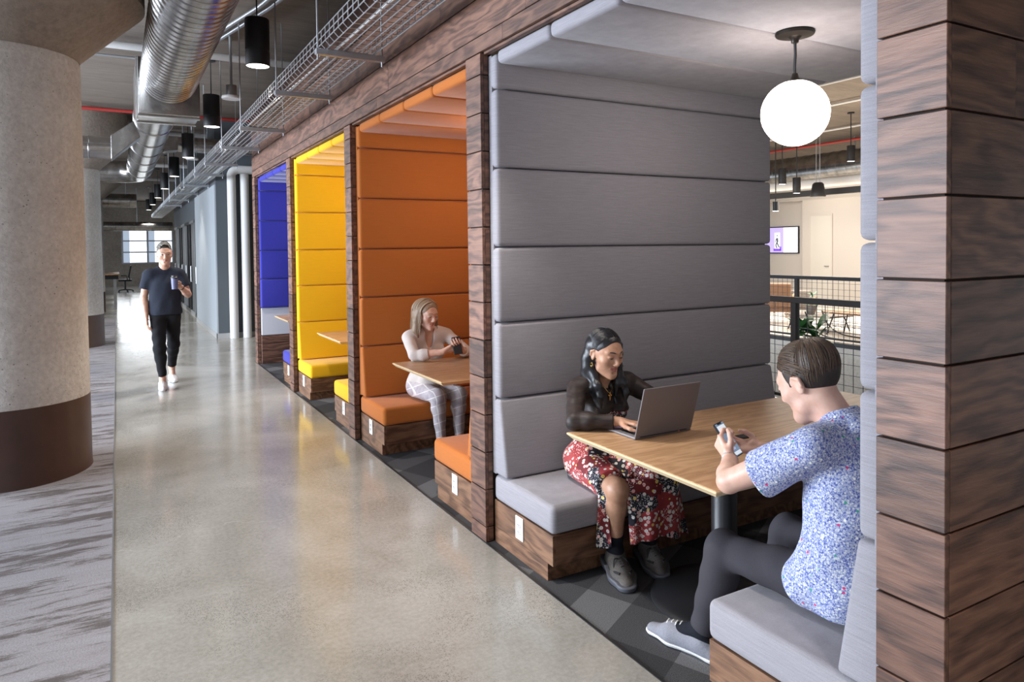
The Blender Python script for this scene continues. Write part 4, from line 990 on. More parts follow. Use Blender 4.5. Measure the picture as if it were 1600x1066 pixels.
# dress: bodice, lap and falling panels
S = Sculpt((1.95, 2.60, .36), (2.60, 3.27, .84), .0035); torso(S, J, .90, .002, True)
for q in 'RL': S.cone(J['hip'+q], lerp(J['hip'+q], J['knee'+q], .80 if q == 'R' else 1), .098, .078, .05)
S.cone((2.235, 3.08, .475), (2.30, 2.72, .455), .085, .062, .05); S.cone(J['kneeL'], (2.28, 2.69, .44), .068, .058, .03)
S.cut((2.12, 2.755, .45), (-.45, -1, 0), .004, ((1.95, 2.60, .36), (2.175, 2.82, .60)))
S.cut((0, 2.93, .775), unit((0, -.2, .95))); S.ell((2.23, 2.86, .84), (.035, .10, .10), None, .02, True); S.cut((0, 0, .384), (0, 0, -1), .004, ((1.95, 2.78, .36), (2.60, 3.27, .40))); S.ripple(.002, 60, 5)
dress = S.mesh('dress', M['dress'], w1)
def panel(top, bot, folds, amp, nrm, name='skirt_panel', nu=44, nv=22, th=.004, m=None, parent=None, swing=0, curve=0):
    """hanging cloth between two edge curves, with folds that open towards the hem"""
    T = np.array(catmull(top, 12)); B = np.array(catmull(bot, 12)); nrm = unit(nrm); bm = bmesh.new(); G = []
    for s_ in (0, 1):
        for j in range(nv+1):
            v = j/nv; row = []
            for i in range(nu+1):
                u = i/nu; a = T[int(round(u*(len(T)-1)))]; b = B[int(round(u*(len(B)-1)))]
                p = a*(1-v)+b*v+nrm*(amp*v**.8*math.sin(folds*2*PI*u+.6*math.sin(5*u))+curve*math.sin(PI*v)-th*s_)
                row.append(bm.verts.new(p))
            G.append(row)
    n1 = nv+1
    for o in (0, n1):
        for j in range(nv):
            for i in range(nu):
                q = (G[o+j][i], G[o+j][i+1], G[o+j+1][i+1], G[o+j+1][i]); bm.faces.new(q if o else q[::-1])
    for i in range(nu): bm.faces.new((G[0][i], G[0][i+1], G[n1][i+1], G[n1][i])); bm.faces.new((G[nv][i+1], G[nv][i], G[n1+nv][i], G[n1+nv][i+1]))
    for j in range(nv): bm.faces.new((G[j][0], G[j+1][0], G[n1+j+1][0], G[n1+j][0])); bm.faces.new((G[j+1][nu], G[j][nu], G[n1+j][nu], G[n1+j+1][nu]))
    bmesh.ops.recalc_face_normals(bm, faces=bm.faces)
    for f in bm.faces: f.smooth = True
    me = bpy.data.meshes.new(name); bm.to_mesh(me); bm.free(); me.materials.append(m); o = bpy.data.objects.new(name, me); COL.objects.link(o)
    o.parent = parent; o.matrix_parent_inverse = Matrix.Translation(parent.location).inverted(); return o
panel([(2.135, 2.685, .490), (2.22, 2.640, .488), (2.33, 2.628, .480), (2.43, 2.640, .462), (2.475, 2.70, .44)], [(2.165, 2.690, .160), (2.22, 2.655, .172), (2.32, 2.645, .178), (2.43, 2.650, .150), (2.545, 2.70, .130)], 3.2, .012, (0, -1, 0), m=M['dress'], parent=dress)
panel([(2.052, 2.80, .40), (2.058, 2.78, .44), (2.065, 2.755, .46)], [(2.035, 2.80, .145), (2.055, 2.765, .13), (2.085, 2.735, .150)], 1.2, .010, (-.9, -.4, 0), m=M['dress'], parent=dress, nu=24)
for q in 'RL':
    S = Sculpt(np.array(J['ank'+q])-.09, np.array(J['ank'+q])+.16, .0035); leg(S, J, q, .90, .004); foot(S, J['ank'+q], J['toe'+q], .85, .003); S.cut(lerp(J['ank'+q], J['knee'+q], .27), np.array(J['knee'+q])-J['ank'+q]); S.mesh('sock', M['sock'], w1)
    shoe(w1, np.array(J['ank'+q])-np.array([0, 0, .01]), J['toe'+q], M['shoe_dark'], M['sole_dark'], M['lace_b'], s=.92, chunky=.011, overlay=M['overlay'])
# laptop
def laptop():
    x0, y0, x1, z = 2.045, 2.505, 2.388, .736
    t = thing('laptop', (2.21, 2.62, z), 'open grey laptop on the oak table in front of the black-haired woman', 'laptop')
    b = MB().box((x0, y0, z), (x1, y0+.242, z+.011), .004, 2).build('base', M['alu'], t)
    mb = MB()
    for r in range(5):
        for c in range(13): mb.box((x0+.025+c*.0228, y0+.04+r*.0205, z+.0108), (x0+.025+c*.0228+.0195, y0+.04+r*.0205+.0175, z+.0122))
    mb.build('keyboard', M['key'], b)
    MB().box((x0+.115, y0+.155, z+.0108), (x1-.115, y0+.232, z+.0116)).build('trackpad', M['alu'], b)
    MB().box((x0+.012, y0+.165, z+.0108), (x0+.075, y0+.215, z+.0115)).build('sticker', M['sticker'], b)
    q = Matrix.Translation((0, y0+.004, z+.012)) @ Matrix.Rotation(math.radians(16), 4, 'X')
    mb = MB().box((x0, -.006, .0), (x1, .0, .243), .0025, 2); mb.bm.transform(q); s_ = mb.build('screen_lid', M['alu'], t)
    mb = MB().box((x0+.006, -.0002, .010), (x1-.006, .0012, .237)); mb.bm.transform(q); mb.build('display', M['screen_off'], s_)
    MB().tube([(x0+.03, y0+.003, z+.010), (x1-.03, y0+.003, z+.010)], .005).build('hinge', M['key'], t)
M['screen_off'] = plain('laptop_display', (.02, .02, .025), .15, emit=(.8, .88, 1), es=.5)
laptop()

# ---- phones
def phone(c, u, wv, L, W, label, case=False):
    u = unit(u); wv = unit(np.array(wv, float)-u*np.dot(wv, u)); n = np.cross(wv, u); mx = Matrix(((wv[0], u[0], n[0], c[0]), (wv[1], u[1], n[1], c[1]), (wv[2], u[2], n[2], c[2]), (0, 0, 0, 1)))
    t = thing('smartphone', tuple(c), label, 'smartphone')
    def part(mb, name, m, par=t): mb.bm.transform(mx); return mb.build(name, m, par)
    b = part(MB().box((-W/2, -L/2, -.009), (W/2, L/2, 0), .004, 2), 'case', M['key'])
    d = part(MB().box((-W/2+.004, -L/2+.004, -.0005), (W/2-.004, L/2-.004, .0006)), 'display', M['phone_screen'])
    part(MB().box((-W*.22, L/2-.010, .0004), (W*.22, L/2-.004, .001), .001, 1), 'notch', M['key'], d)
    part(MB().box((-W/2+.007, L/2-.035, .0006), (W/2-.007, L/2-.014, .0008)), 'title_bar', M['ui_white'], d)
    part(MB().box((-W/2+.007, -L/2+.007, .0006), (W/2-.007, -L/2+.020, .0008)), 'message_bar', M['ui_white'], d)
    part(MB().box((-W/2+.009, -.045, .0006), (W*.10, -.022, .0008)), 'message_bubble', M['ui_pale'], d)
    part(MB().box((-W*.05, -.008, .0006), (W/2-.009, .012, .0008)), 'message_bubble', M['ui_pale'], d)
    return t
M['phone_screen'] = plain('lit_phone_screen', (.1, .12, .15), .15, emit=(.30, .42, .60), es=.55); M['ui_white'] = plain('lit_white_bar', (.5, .5, .5), .3, emit=(.75, .85, .95), es=.75); M['ui_pale'] = plain('lit_message_bubble', (.3, .3, .4), .3, emit=(.42, .50, .70), es=.7)

# ---- man in the floral shirt, grey booth, back to the viewer
J = dict(pelvis=(2.155, 1.45, .490), chest=(2.125, 1.475, .80), neck=(2.135, 1.50, .985), shL=(1.968, 1.515, .950), shR=(2.325, 1.47, .95),
         elL=(1.885, 1.79, .778), elR=(2.39, 1.80, .775), wrL=(2.040, 1.930, .800), wrR=(2.225, 1.935, .808),
         hipL=(2.068, 1.46, .472), hipR=(2.245, 1.46, .472), kneeL=(2.0, 1.925, .455), kneeR=(2.335, 1.90, .46), ankL=(1.985, 2.02, .105), ankR=(2.36, 2.02, .105), toeL=(1.918, 2.265, .02), toeR=(2.37, 2.27, .02))
H = Head((2.095, 1.618, 1.142), (-.10, .89, -.43), 1.08)
S = Sculpt((1.80, 1.26, .02), (2.52, 2.34, 1.33), .0035)
torso(S, J, 1.0, -.010); H.skull(S, -1, True); H.neck(S, J['neck'], .053)
for q in 'RL': arm(S, J, q, 1.05); leg(S, J, q, .92); foot(S, J['ank'+q], J['toe'+q], .9)
pu, pw = unit((-.22, .55, .80)), (.93, .25, 0); pc = np.array((2.103, 1.985, .842))+pu*.014
hand(S, J['wrL'], (.12, .80, .58), (.93, -.25, .05), (1.0, .95, .9, .9), .5, -1, .95); hand(S, J['wrR'], (-.72, .62, .10), (-.45, -.35, .82), (.55, .6, .65, .7), .7, 1, .95)
lip = H.lips(); m2 = S.mesh('person', [M['skin_p'], M['lip_p']], None, lambda c: lip(c).astype(int), loc=(2.12, 1.6, 0))
tag(m2, 'seated man in a blue floral shirt looking down at his phone', 'person')
H.features(m2, M['hair_brown'], M['irisb'])
phone(pc, pu, pw, .148, .072, 'black smartphone with a lit screen held by the man in the floral shirt')
S = Sculpt(H.c-.17, H.c+.17, .0035); e = lambda c, r, k=.015, sub=False: S.ell(H.P(*c), np.array(r)*H.s, H.R, k, sub)
e((0, -.018, .036), (.079, .099, .090)); e((0, .120, -.036), (.10, .080, .095), .010, True); e((0, .01, -.150), (.12, .145, .080), .012, True)
for q in (-1, 1): S.ell(H.P(q*.084, .014, -.026), np.array((.024, .034, .046)), H.R, .006, True); S.cone(H.P(q*.072, .022, .045), H.P(q*.0705, .022, .000), .013, .006, .008, (H.R[:, 0], .40))
hair = S.mesh('hair', M['hair_under'], m2)
paths = []; pa, pe = np.array((0, .78, .62)), np.array((0, -.62, .78)); HC, HR = np.array((0, -.018, .036)), np.array((.079, .100, .091))
for _ in range(620):                                            # swept back from the forehead and temples
    ph = rs.uniform(-1.8, 1.8); rr = rs.uniform(1.0, 1.05); t0 = .42+rs.uniform(0, .9)*(rs.rand() < .6); t1 = min(2.0, t0+rs.uniform(.9, 1.6)); p = []; wob = rs.uniform(-.05, .05)
    for t in np.linspace(t0, t1, 12):
        ph_ = ph+wob*math.sin(3*t); d_ = pa*math.cos(t)+math.sin(t)*(math.sin(ph_)*np.array((1., 0, 0))+math.cos(ph_)*pe)
        q = HC+d_*HR*rr*(1+.13*max(0, 1-t/1.25)*max(0, math.cos(ph)))
        if q[2] < .026 and q[1] > -.034:
            if p: break
            continue
        p.append(tuple(q))
    if len(p) > 4: paths.append(p)
for _ in range(640):                                            # falling from the crown to the nape
    az = rs.uniform(-1.75, 1.75); rr = rs.uniform(1.0, 1.045); p = []; t0 = rs.uniform(.25, 1.0); wob = rs.uniform(-.06, .06)
    for t in np.linspace(t0, t0+rs.uniform(.8, 1.5), 11):
        a_ = az+wob*math.sin(4*t); d_ = np.array((math.sin(a_)*math.sin(t), -math.cos(a_)*math.sin(t)-.20*math.cos(t), math.cos(t)))
        q = HC+d_*HR*rr
        if q[2] < -.040-.02*abs(math.cos(a_)) or (q[2] < .03 and q[1] > -.036): break
        p.append(tuple(q))
    if len(p) > 3: paths.append(p)
H.strands(paths, .0026, .0010).build('hair_strands', M['hair_brown'], hair, True)
# shirt with short sleeves and a collar
S = Sculpt((1.78, 1.16, .40), (2.50, 1.90, 1.12), .004)
for q in 'LR':
    mid = lerp(J['sh'+q], J['el'+q], .60); S.cone(J['sh'+q], np.array(mid)-np.array([0, 0, .018]), .068, .082, .03); S.cut(mid, np.array(J['el'+q])-J['sh'+q], .004, (np.minimum(mid, J['el'+q])-.10, np.maximum(mid, J['el'+q])+.10))
torso(S, J, 1.04, .014); S.cone((2.125, 1.485, .72), (2.125, 1.48, .50), .150, .165, .05, ((0, 1, 0), .85)); S.cone((2.05, 1.50, .56), (2.03, 1.575, .475), .09, .085, .05)
S.cone((2.135, 1.485, .985), (2.122, 1.525, 1.045), .070, .060, .02); S.cone((2.125, 1.52, 1.02), (2.11, 1.57, 1.10), .056, .052, .006, None, True); S.cut((2.12, 1.54, 1.052), (0, .35, .9)); S.ell((2.11, 1.60, 1.02), (.05, .05, .06), None, .01, True)
S.cut((0, 0, .40), (0, 0, -1)); S.cut((2.0, 1.655, .50), (-.25, .8, -.62), .01, ((1.78, 1.3, .40), (2.5, 1.90, .66))); S.cut((0, 1.262, 0), (0, -1, 0)); S.ripple(.0032, 42, 11)
shirt = S.mesh('shirt', M['shirt'], m2)
S = Sculpt((2.0, 1.40, .93), (2.27, 1.66, 1.10), .003); S.cone((2.135, 1.482, .992), (2.126, 1.515, 1.038), .078, .066, .01); S.cone((2.137, 1.475, .97), (2.115, 1.56, 1.09), .063, .056, .004, None, True); S.cut((2.125, 1.52, 1.040), (0, .35, .9)); S.cut((2.137, 1.478, .985), (0, -.35, -.9)); S.ell((2.11, 1.60, 1.01), (.035, .05, .08), None, .006, True); S.mesh('collar', M['shirt'], shirt)
# trousers
S = Sculpt((1.86, 1.26, .05), (2.50, 2.12, .62), .004)
S.ell(J['pelvis'], (.172, .12, .115), None, .05)
for q in 'LR':
    leg(S, J, q, .92, .012); m = lerp(J['knee'+q], J['ank'+q], .9); S.cone(J['knee'+q], m, .064, .050, .03); S.cut(lerp(J['knee'+q], J['ank'+q], .97), np.array(J['ank'+q])-J['knee'+q], .004, (np.array(J['ank'+q])-.08, np.array(J['ank'+q])+.08))
S.cut((0, 0, .384), (0, 0, -1), .006, ((1.86, 1.2, .05), (2.5, 1.80, .40))); S.cut((0, 0, .56), (0, 0, 1)); S.ripple(.0026, 45, 4); S.cut((0, 1.262, 0), (0, -1, 0))
S.mesh('trousers', M['trouser'], m2)
for q in 'LR': 
    S = Sculpt(np.array(J['ank'+q])-.09, np.array(J['ank'+q])+.12, .0035); leg(S, J, q, .92, .004); foot(S, J['ank'+q], J['toe'+q], .9, .004); S.cut(lerp(J['ank'+q], J['knee'+q], .2), np.array(J['knee'+q])-J['ank'+q]); S.mesh('sock', M['sock'], m2)
    shoe(m2, np.array(J['ank'+q])-np.array([0, 0, .02]), J['toe'+q], M['shoe_grey'], M['rubber'], M['lace_w'], s=1.0, low=True)
fa = np.array(J['wrL'])-J['elL']; link_bracelet(np.array(J['wrL'])-unit(fa)*.012, fa, .0285, M['silver'], m2, 'bracelet', 16, .0042)

# ---- woman in the white blouse, orange booth
J = dict(pelvis=(2.23, 5.48, .490), chest=(2.225, 5.42, .785), neck=(2.215, 5.375, .925), shR=(2.055, 5.38, .900), shL=(2.39, 5.37, .905),
         elR=(2.03, 5.19, .782), elL=(2.47, 5.18, .782), wrR=(2.215, 5.055, .812), wrL=(2.365, 5.04, .815),
         hipR=(2.15, 5.46, .470), hipL=(2.31, 5.46, .470), kneeR=(2.185, 5.09, .455), kneeL=(2.36, 5.08, .455), ankR=(2.235, 5.16, .10), ankL=(2.385, 5.14, .10), toeR=(2.205, 4.97, .02), toeL=(2.36, 4.95, .02))
H = Head((2.192, 5.315, 1.088), (.22, -.94, -.20), .98)
S = Sculpt((1.90, 4.88, .02), (2.60, 5.66, 1.26), .004)
torso(S, J, .88, -.008, True); H.skull(S, -1); H.neck(S, J['neck'], .044)
for q in 'RL': arm(S, J, q, .88); leg(S, J, q, .88); foot(S, J['ank'+q], J['toe'+q], .85)
hand(S, J['wrR'], (.72, -.55, .42), (.30, .65, .60), (.75, .7, .7, .7), .4, -1, .92); hand(S, J['wrL'], (-.55, -.65, .50), (-.2, .6, .75), (.7, .7, .7, .7), .4, 1, .92)
lip = H.lips(); w2 = S.mesh('person', [M['skin_p'], M['lip_p']], None, lambda c: lip(c).astype(int), loc=(2.22, 5.3, 0))
tag(w2, 'blond woman in a white blouse sitting in the orange booth with a phone', 'person')
H.features(w2, M['hair_blond'], M['irisb'])
phone(np.array((2.305, 4.985, .862)), (-.05, .25, .95), (-.9, .35, 0), .14, .070, 'dark smartphone held upright by the woman in the orange booth')
S = Sculpt(H.c-np.array([.17, .17, .30]), H.c+np.array([.17, .17, .15]), .004); e = lambda c, r, k=.015, sub=False: S.ell(H.P(*c), np.array(r)*H.s, H.R, k, sub)
e((0, -.016, .036), (.084, .102, .095)); e((0, .115, -.008), (.080, .084, .100), .012, True)
for q in (-1, 1):
    S.chain([H.P(q*.072, -.02, .03), H.P(q*.082, -.02, -.05), H.P(q*.088, -.005, -.13), H.P(q*.078, .015, -.185)], [.024, .028, .030, .012], .02); S.cone(H.P(q*.05, -.07, 0), H.P(q*.06, -.065, -.15), .045, .03, .03)
hair = S.mesh('hair', M['hair_blond'], w2); paths = []
for _ in range(150):
    sg = rs.choice([-1, 1]); y0 = rs.uniform(-.085, .05); p = []; rr = 1+rs.uniform(0, .05)
    for t in np.linspace(.05, 1.6, 8): p.append((sg*.084*math.sin(t)*rr, y0-.014*t, .036+.095*math.cos(t)*rr*(1-.25*abs(y0+.016)/.1)))
    l = p[-1]; ln = rs.uniform(.10, .20); ph = rs.uniform(0, 6)
    for t in (.25, .5, .75, 1): p.append((l[0]*(1+.08*t)+.006*math.sin(ph+5*t), l[1]+.03*t+.006*math.cos(ph+5*t), l[2]-ln*t))
    paths.append(p)
H.strands(paths, .0032, .0014).build('hair_strands', M['hair_blond'], hair, True)
MB().lathe([(0, -.03), (.008, -.026), (.010, -.015), (.004, 0), (0, 0)], tuple(H.P(-.079, -.006, -.05)), 12).build('earring', M['silver'], w2, True)
S = Sculpt((1.88, 5.0, .44), (2.62, 5.68, 1.0), .004); torso(S, J, .90, .012, True)
for q in 'RL': arm(S, J, q, .90, .008, 1); m = lerp(J['el'+q], J['wr'+q], .52); S.cut(m, np.array(J['wr'+q])-J['el'+q], .004, (np.minimum(m, J['wr'+q])-.07, np.maximum(m, J['wr'+q])+.07))
S.cone(J['pelvis'], (2.22, 5.33, .55), .13, .10, .05); S.ell((2.21, 5.31, .90), (.036, .060, .085), None, .01, True); S.ell((2.213, 5.365, .96), (.062, .065, .05), None, .01, True); S.cut((0, 0, .47), (0, 0, -1)); S.ripple(.003, 55, 8)
S.mesh('blouse', M['blouse'], w2)
S = Sculpt((1.98, 4.96, .05), (2.52, 5.64, .60), .004); S.ell(J['pelvis'], (.155, .115, .11), None, .05)
for q in 'RL': leg(S, J, q, .88, .008); S.cut(lerp(J['knee'+q], J['ank'+q], .96), np.array(J['ank'+q])-J['knee'+q], .004, (np.array(J['ank'+q])-.07, np.array(J['ank'+q])+.07))
S.cut((0, 0, .384), (0, 0, -1), .006, ((1.9, 5.24, .05), (2.6, 5.7, .40))); S.cut((0, 0, .56), (0, 0, 1)); S.ripple(.002, 50, 9)
S.mesh('trousers', M['plaid'], w2)
for q in 'RL': shoe(w2, np.array(J['ank'+q])-np.array([0, 0, .02]), J['toe'+q], M['shoe_dark'], M['sole_dark'], M['lace_b'], s=.85, low=True, laces=3)

# ---- man walking down the corridor with a cup
J = dict(pelvis=(.495, 9.40, .915), chest=(.495, 9.39, 1.20), neck=(.495, 9.38, 1.405), shR=(.318, 9.39, 1.345), shL=(.672, 9.39, 1.345),
         elR=(.272, 9.42, 1.09), wrR=(.288, 9.34, .86), elL=(.742, 9.34, 1.105), wrL=(.655, 9.18, 1.205),
         hipR=(.415, 9.39, .86), hipL=(.575, 9.40, .86), kneeR=(.42, 9.28, .475), kneeL=(.585, 9.52, .50), ankR=(.445, 9.30, .105), ankL=(.575, 9.80, .17), toeR=(.435, 9.07, .02), toeL=(.595, 9.60, .02))
H = Head((.498, 9.33, 1.592), (.03, -.99, -.10), 1.06)
S = Sculpt((.12, 9.0, .02), (.88, 9.95, 1.78), .005)
torso(S, J, 1.0, -.010); H.skull(S, 1, True, -1); H.neck(S, J['neck'], .056)
for q in 'RL': arm(S, J, q, 1.05); leg(S, J, q, .98); foot(S, J['ank'+q], J['toe'+q], .9)
hand(S, J['wrR'], (.02, -.15, -1), (1, .1, 0), (.35, .4, .42, .45), .3, -1, 1.0); hand(S, J['wrL'], (-.62, -.35, .30), (-.1, -.9, .1), (.75, .75, .75, .75), .8, 1, .98)
lip = H.lips(); m1 = S.mesh('person', [M['skin_m'], M['lip_m']], None, lambda c: lip(c).astype(int), loc=(.495, 9.4, 0))
tag(m1, 'man in a navy t-shirt and black trousers walking toward the viewer with a cup', 'person')
H.features(m1, M['hair_dark'], M['iris'], True, False)
S = Sculpt(H.c-.17, H.c+.17, .004); e = lambda c, r, k=.015, sub=False: S.ell(H.P(*c), np.array(r)*H.s, H.R, k, sub)
e((0, -.018, .036), (.0775, .099, .090)); e((0, .128, -.020), (.10, .080, .098), .010, True); e((0, .0, -.09), (.12, .14, .070), .012, True)
for q in (-1, 1): S.ell(H.P(q*.084, .020, -.010), np.array((.024, .034, .052)), H.R, .006, True)
hair = S.mesh('hair', M['hair_dark_under'], m1); paths = []
for _ in range(330):
    ph = rs.uniform(-1.25, 1.25); t0 = .72+rs.uniform(0, .9); p = []
    for t in np.linspace(t0, t0+.9, 6): p.append((.074*math.sin(ph)*math.sin(t)+.012*(t-t0), -.018+.100*math.cos(t), .042+.098*math.cos(ph)*math.sin(t)*(1.10-.10*(t-t0))))
    paths.append(p)
H.strands(paths, .004, .002).build('hair_strands', M['hair_dark'], hair, True)
S = Sculpt((.14, 9.18, .80), (.86, 9.60, 1.48), .0045)
for q in 'RL': mid = lerp(J['sh'+q], J['el'+q], .62); S.cone(J['sh'+q], mid, .066, .066, .03); S.cut(mid, np.array(J['el'+q])-J['sh'+q], .004, (np.minimum(mid, J['el'+q])-.08, np.maximum(mid, J['el'+q])+.08))
torso(S, J, 1.04, .014); S.cone((.495, 9.40, 1.22), (.495, 9.40, .80), .150, .172, .06, ((0, 1, 0), .72)); S.cut((0, 0, .875), (0, 0, -1)); S.ell((.496, 9.355, 1.455), (.062, .075, .052), None, .008, True); S.ripple(.003, 40, 21)
S.mesh('t_shirt', M['navy'], m1)
S = Sculpt((.20, 9.14, .08), (.80, 9.92, .96), .0045); S.ell(J['pelvis'], (.168, .115, .11), None, .05)
for q in 'RL': leg(S, J, q, .98, .010); S.cut(lerp(J['knee'+q], J['ank'+q], .90), np.array(J['ank'+q])-J['knee'+q], .004, (np.array(J['ank'+q])-.09, np.array(J['ank'+q])+.09))
S.cut((0, 0, .94), (0, 0, 1)); S.ripple(.003, 50, 14); S.mesh('trousers', M['blackp'], m1)
for q in 'RL': shoe(m1, (J['ank'+q][0], J['ank'+q][1], .085), J['toe'+q], M['sneaker'], M['rubber'], M['lace_w'], s=.95, low=True, stripe=M['stripe'])
fa = np.array(J['wrL'])-J['elL']; link_bracelet(np.array(J['wrL'])-unit(fa)*.015, fa, .031, M['black'], m1, 'watch_strap', 12, .006)
t = thing('coffee_cup', (.585, 9.085, 1.19), 'dark travel cup with a black lid in the walking man\'s hand', 'cup')
MB().lathe([(0, 0), (.033, 0), (.037, .06), (.040, .125), (0, .125)], (.585, 9.085, 1.185), 28).build('cup', plain('steel_blue_cup', (.09, .10, .20), .4), t, True)
MB().lathe([(0, .125), (.043, .125), (.043, .14), (.036, .145), (.034, .16), (0, .16)], (.585, 9.085, 1.185), 28).build('lid', M['black'], t, True)

# ------------------------------------------------------------------ across the atrium
def railing(x, ya, yb, posts, label, w_=.06):
    t = thing('railing', (x, (ya+yb)/2, 0), label, 'railing', 'black wire mesh railings')
    MB().box((x-.03, ya, 1.03), (x+.03, yb, 1.09), .003, 1).build('top_rail', M['black'], t)
    mb = MB(); y = ya+.05
    while y < yb: mb.tube([(x, y, .06), (x, y, 1.03)], .0034, 4, False); y += .1
    z = .08
    while z < 1.0: mb.tube([(x+.004, ya, z), (x+.004, yb, z)], .0034, 4, False); z += .1
    mb.build('wire_mesh', M['mesh_grey'], t)
    MB().box((x-.015, ya, .05), (x+.015, yb, .08)).build('bottom_rail', M['black'], t)
    for y in posts: MB().box((x-.03, y-w_/2, 0), (x+.03, y+w_/2, 1.03)).build('post', M['black'], t)
M['mesh_grey'] = plain('dark_grey_wire', (.06, .065, .075), .45, .5)
railing(6.0, .6, 9.6, (.9, 2.9, 4.80, 6.7, 8.6), 'nearer black mesh railing right behind the grey booth table')
railing(10.24, 2.0, 13.5, (2.5, 4.4, 6.3, 8.15, 10, 11.9), 'farther black mesh railing on the other edge of the atrium')
# display on the lounge wall
def tele():
    x = 17.99; y0, y1, z0, z1 = 14.22, 15.62, 1.36, 2.19
    t = thing('wall_screen', (x, (y0+y1)/2, z0), 'lit wall screen with a purple picture side and a white text side', 'screen')
    MB().box((x-.05, y0, z0), (x, y1, z1), .006, 1).build('bezel', M['black'], t)
    def q(name, u0, v0, u1, v1, d, m, par=t):
        return MB().box((x-.0505-d, y1-.03-(y1-y0-.06)*u1, z0+.03+(z1-z0-.06)*v0), (x-.050, y1-.03-(y1-y0-.06)*u0, z0+.03+(z1-z0-.06)*v1)).build(name, m, par)
    d_ = q('picture_panel', 0, 0, .61, 1, .001, M['scr_lilac']); q('text_panel', .61, 0, 1, 1, .001, M['scr_white'])
    q('photo', .36, .14, .52, .80, .002, M['scr_white'], d_); q('purple_block', .33, .06, .55, .16, .002, M['scr_purple'], d_); q('purple_block', .51, .10, .55, .24, .002, M['scr_purple'], d_)
    mb = MB(); Y = lambda u: y1-.03-(y1-y0-.06)*u; Z = lambda v: z0+.03+(z1-z0-.06)*v
    for pts, r in ((((.44, .70), (.44, .66)), .035), (((.44, .58), (.445, .42)), .05), (((.45, .45), (.40, .30), (.43, .18)), .030), (((.43, .40), (.47, .28), (.50, .20)), .028), (((.42, .56), (.39, .46), (.40, .40)), .018)):
        mb.tube([(x-.054, Y(u), Z(v)) for u, v in pts], r*.5, 8)
    mb.build('standing_figure', M['scr_black'], d_)
    mb = MB()
    for v, u1 in ((.84, .88), (.73, .95), (.68, .93), (.62, .94), (.56, .90), (.45, .95), (.40, .93), (.35, .88), (.30, .80), (.16, .95), (.10, .90)): mb.box((x-.0525, Y(u1), Z(v)), (x-.0513, Y(.66), Z(v)+.012))
    mb.build('text_lines', M['scr_grey'], t)
M['scr_lilac'] = plain('screen_lilac', (.3, .25, .5), .3, emit=(.52, .42, .90), es=1.0); M['scr_white'] = plain('screen_white', (.6, .6, .65), .3, emit=(.86, .88, 1), es=1.0)
M['scr_purple'] = plain('screen_purple', (.15, .05, .5), .3, emit=(.17, .06, .75), es=1.0); M['scr_black'] = plain('screen_black', (.01, .01, .02), .3); M['scr_grey'] = plain('screen_text_grey', (.4, .4, .45), .3, emit=(.55, .57, .66), es=.9)
tele()
# lounge furniture
M['tan'] = wood('tan_wood', 2, (.20, .09, .04), (.36, .18, .08), (.48, .26, .13), .5, False); M['cush'] = cloth('taupe_cushion', (.22, .19, .17), .15); M['leather'] = plain('brown_leather', (.24, .12, .06), .5, grain=.2); M['darkcush'] = cloth('charcoal_cushion', (.05, .05, .055), .15)
def armchair(x, y, rz, label, cush, sc=1.0):
    t = thing('lounge_chair', (x, y, 0), label, 'chair', 'wooden lounge chairs across the atrium'); mx = Matrix.Translation((x, y, 0)) @ Matrix.Rotation(rz, 4, 'Z') @ Matrix.Diagonal((.9, .9, sc, 1))
    def b(mb, n, m): mb.bm.transform(mx); return mb.build(n, m, t, True)
    for sx in (-1, 1):
        b(MB().tube([(sx*.30, -.28, 0), (sx*.31, -.30, .30), (sx*.32, -.32, .58)], [.016, .022, .018], 8), 'leg', M['tan']); b(MB().tube([(sx*.27, .36, 0), (sx*.29, .28, .35), (sx*.31, .22, .57)], [.016, .022, .018], 8), 'leg', M['tan'])
        b(MB().tube(catmull([(sx*.33, -.36, .575), (sx*.33, 0, .60), (sx*.31, .30, .56)], 5), .022, 8), 'armrest', M['tan'])
    b(MB().hexa([(-.28, -.32, .30), (.28, -.32, .30), (.28, .28, .24), (-.28, .28, .24), (-.28, -.32, .42), (.28, -.32, .42), (.28, .28, .36), (-.28, .28, .36)], .04, 3), 'seat', cush)
    b(MB().hexa([(-.28, .20, .34), (.28, .20, .34), (.28, .32, .34), (-.28, .32, .34), (-.30, .38, .86), (.30, .38, .86), (.30, .48, .84), (-.30, .48, .84)], .04, 3), 'backrest', cush)
armchair(12.0, 10.0, math.radians(125), 'wooden lounge chair with a brown leather back at the left edge of the gap', M['leather'])
armchair(13.3, 10.5, math.radians(120), 'wooden lounge chair with a taupe cushion behind the farther railing post', M['cush'], .74)
armchair(13.6, 11.9, math.radians(60), 'wooden lounge chair with a dark cushion, farthest in the lounge', M['darkcush'])
def low_table(x, y, lx, ly, h, label, wooden=True):
    t = thing('coffee_table', (x, y, 0), label, 'table')
    MB().box((x-lx/2, y-ly/2, h-.03), (x+lx/2, y+ly/2, h), .01, 2).build('table_top', M['tan'] if wooden else M['cush'], t)
    for sx in (-1, 1):
        for sy in (-1, 1): MB().tube([(x+sx*lx*.36, y+sy*ly*.36, h-.03), (x+sx*lx*.44, y+sy*ly*.44, 0)], .012, 8).build('leg', M['black'], t)
low_table(11.6, 8.75, .7, 1.0, .30, 'low taupe coffee table with black legs in the lounge', False)
low_table(11.35, 7.55, .55, 1.5, .42, 'long low wooden table with black legs by the farther railing')
t = thing('wire_lounger', (10.75, 7.55, 0), 'curved black wire lounger base in front of the long wooden table', 'seat')
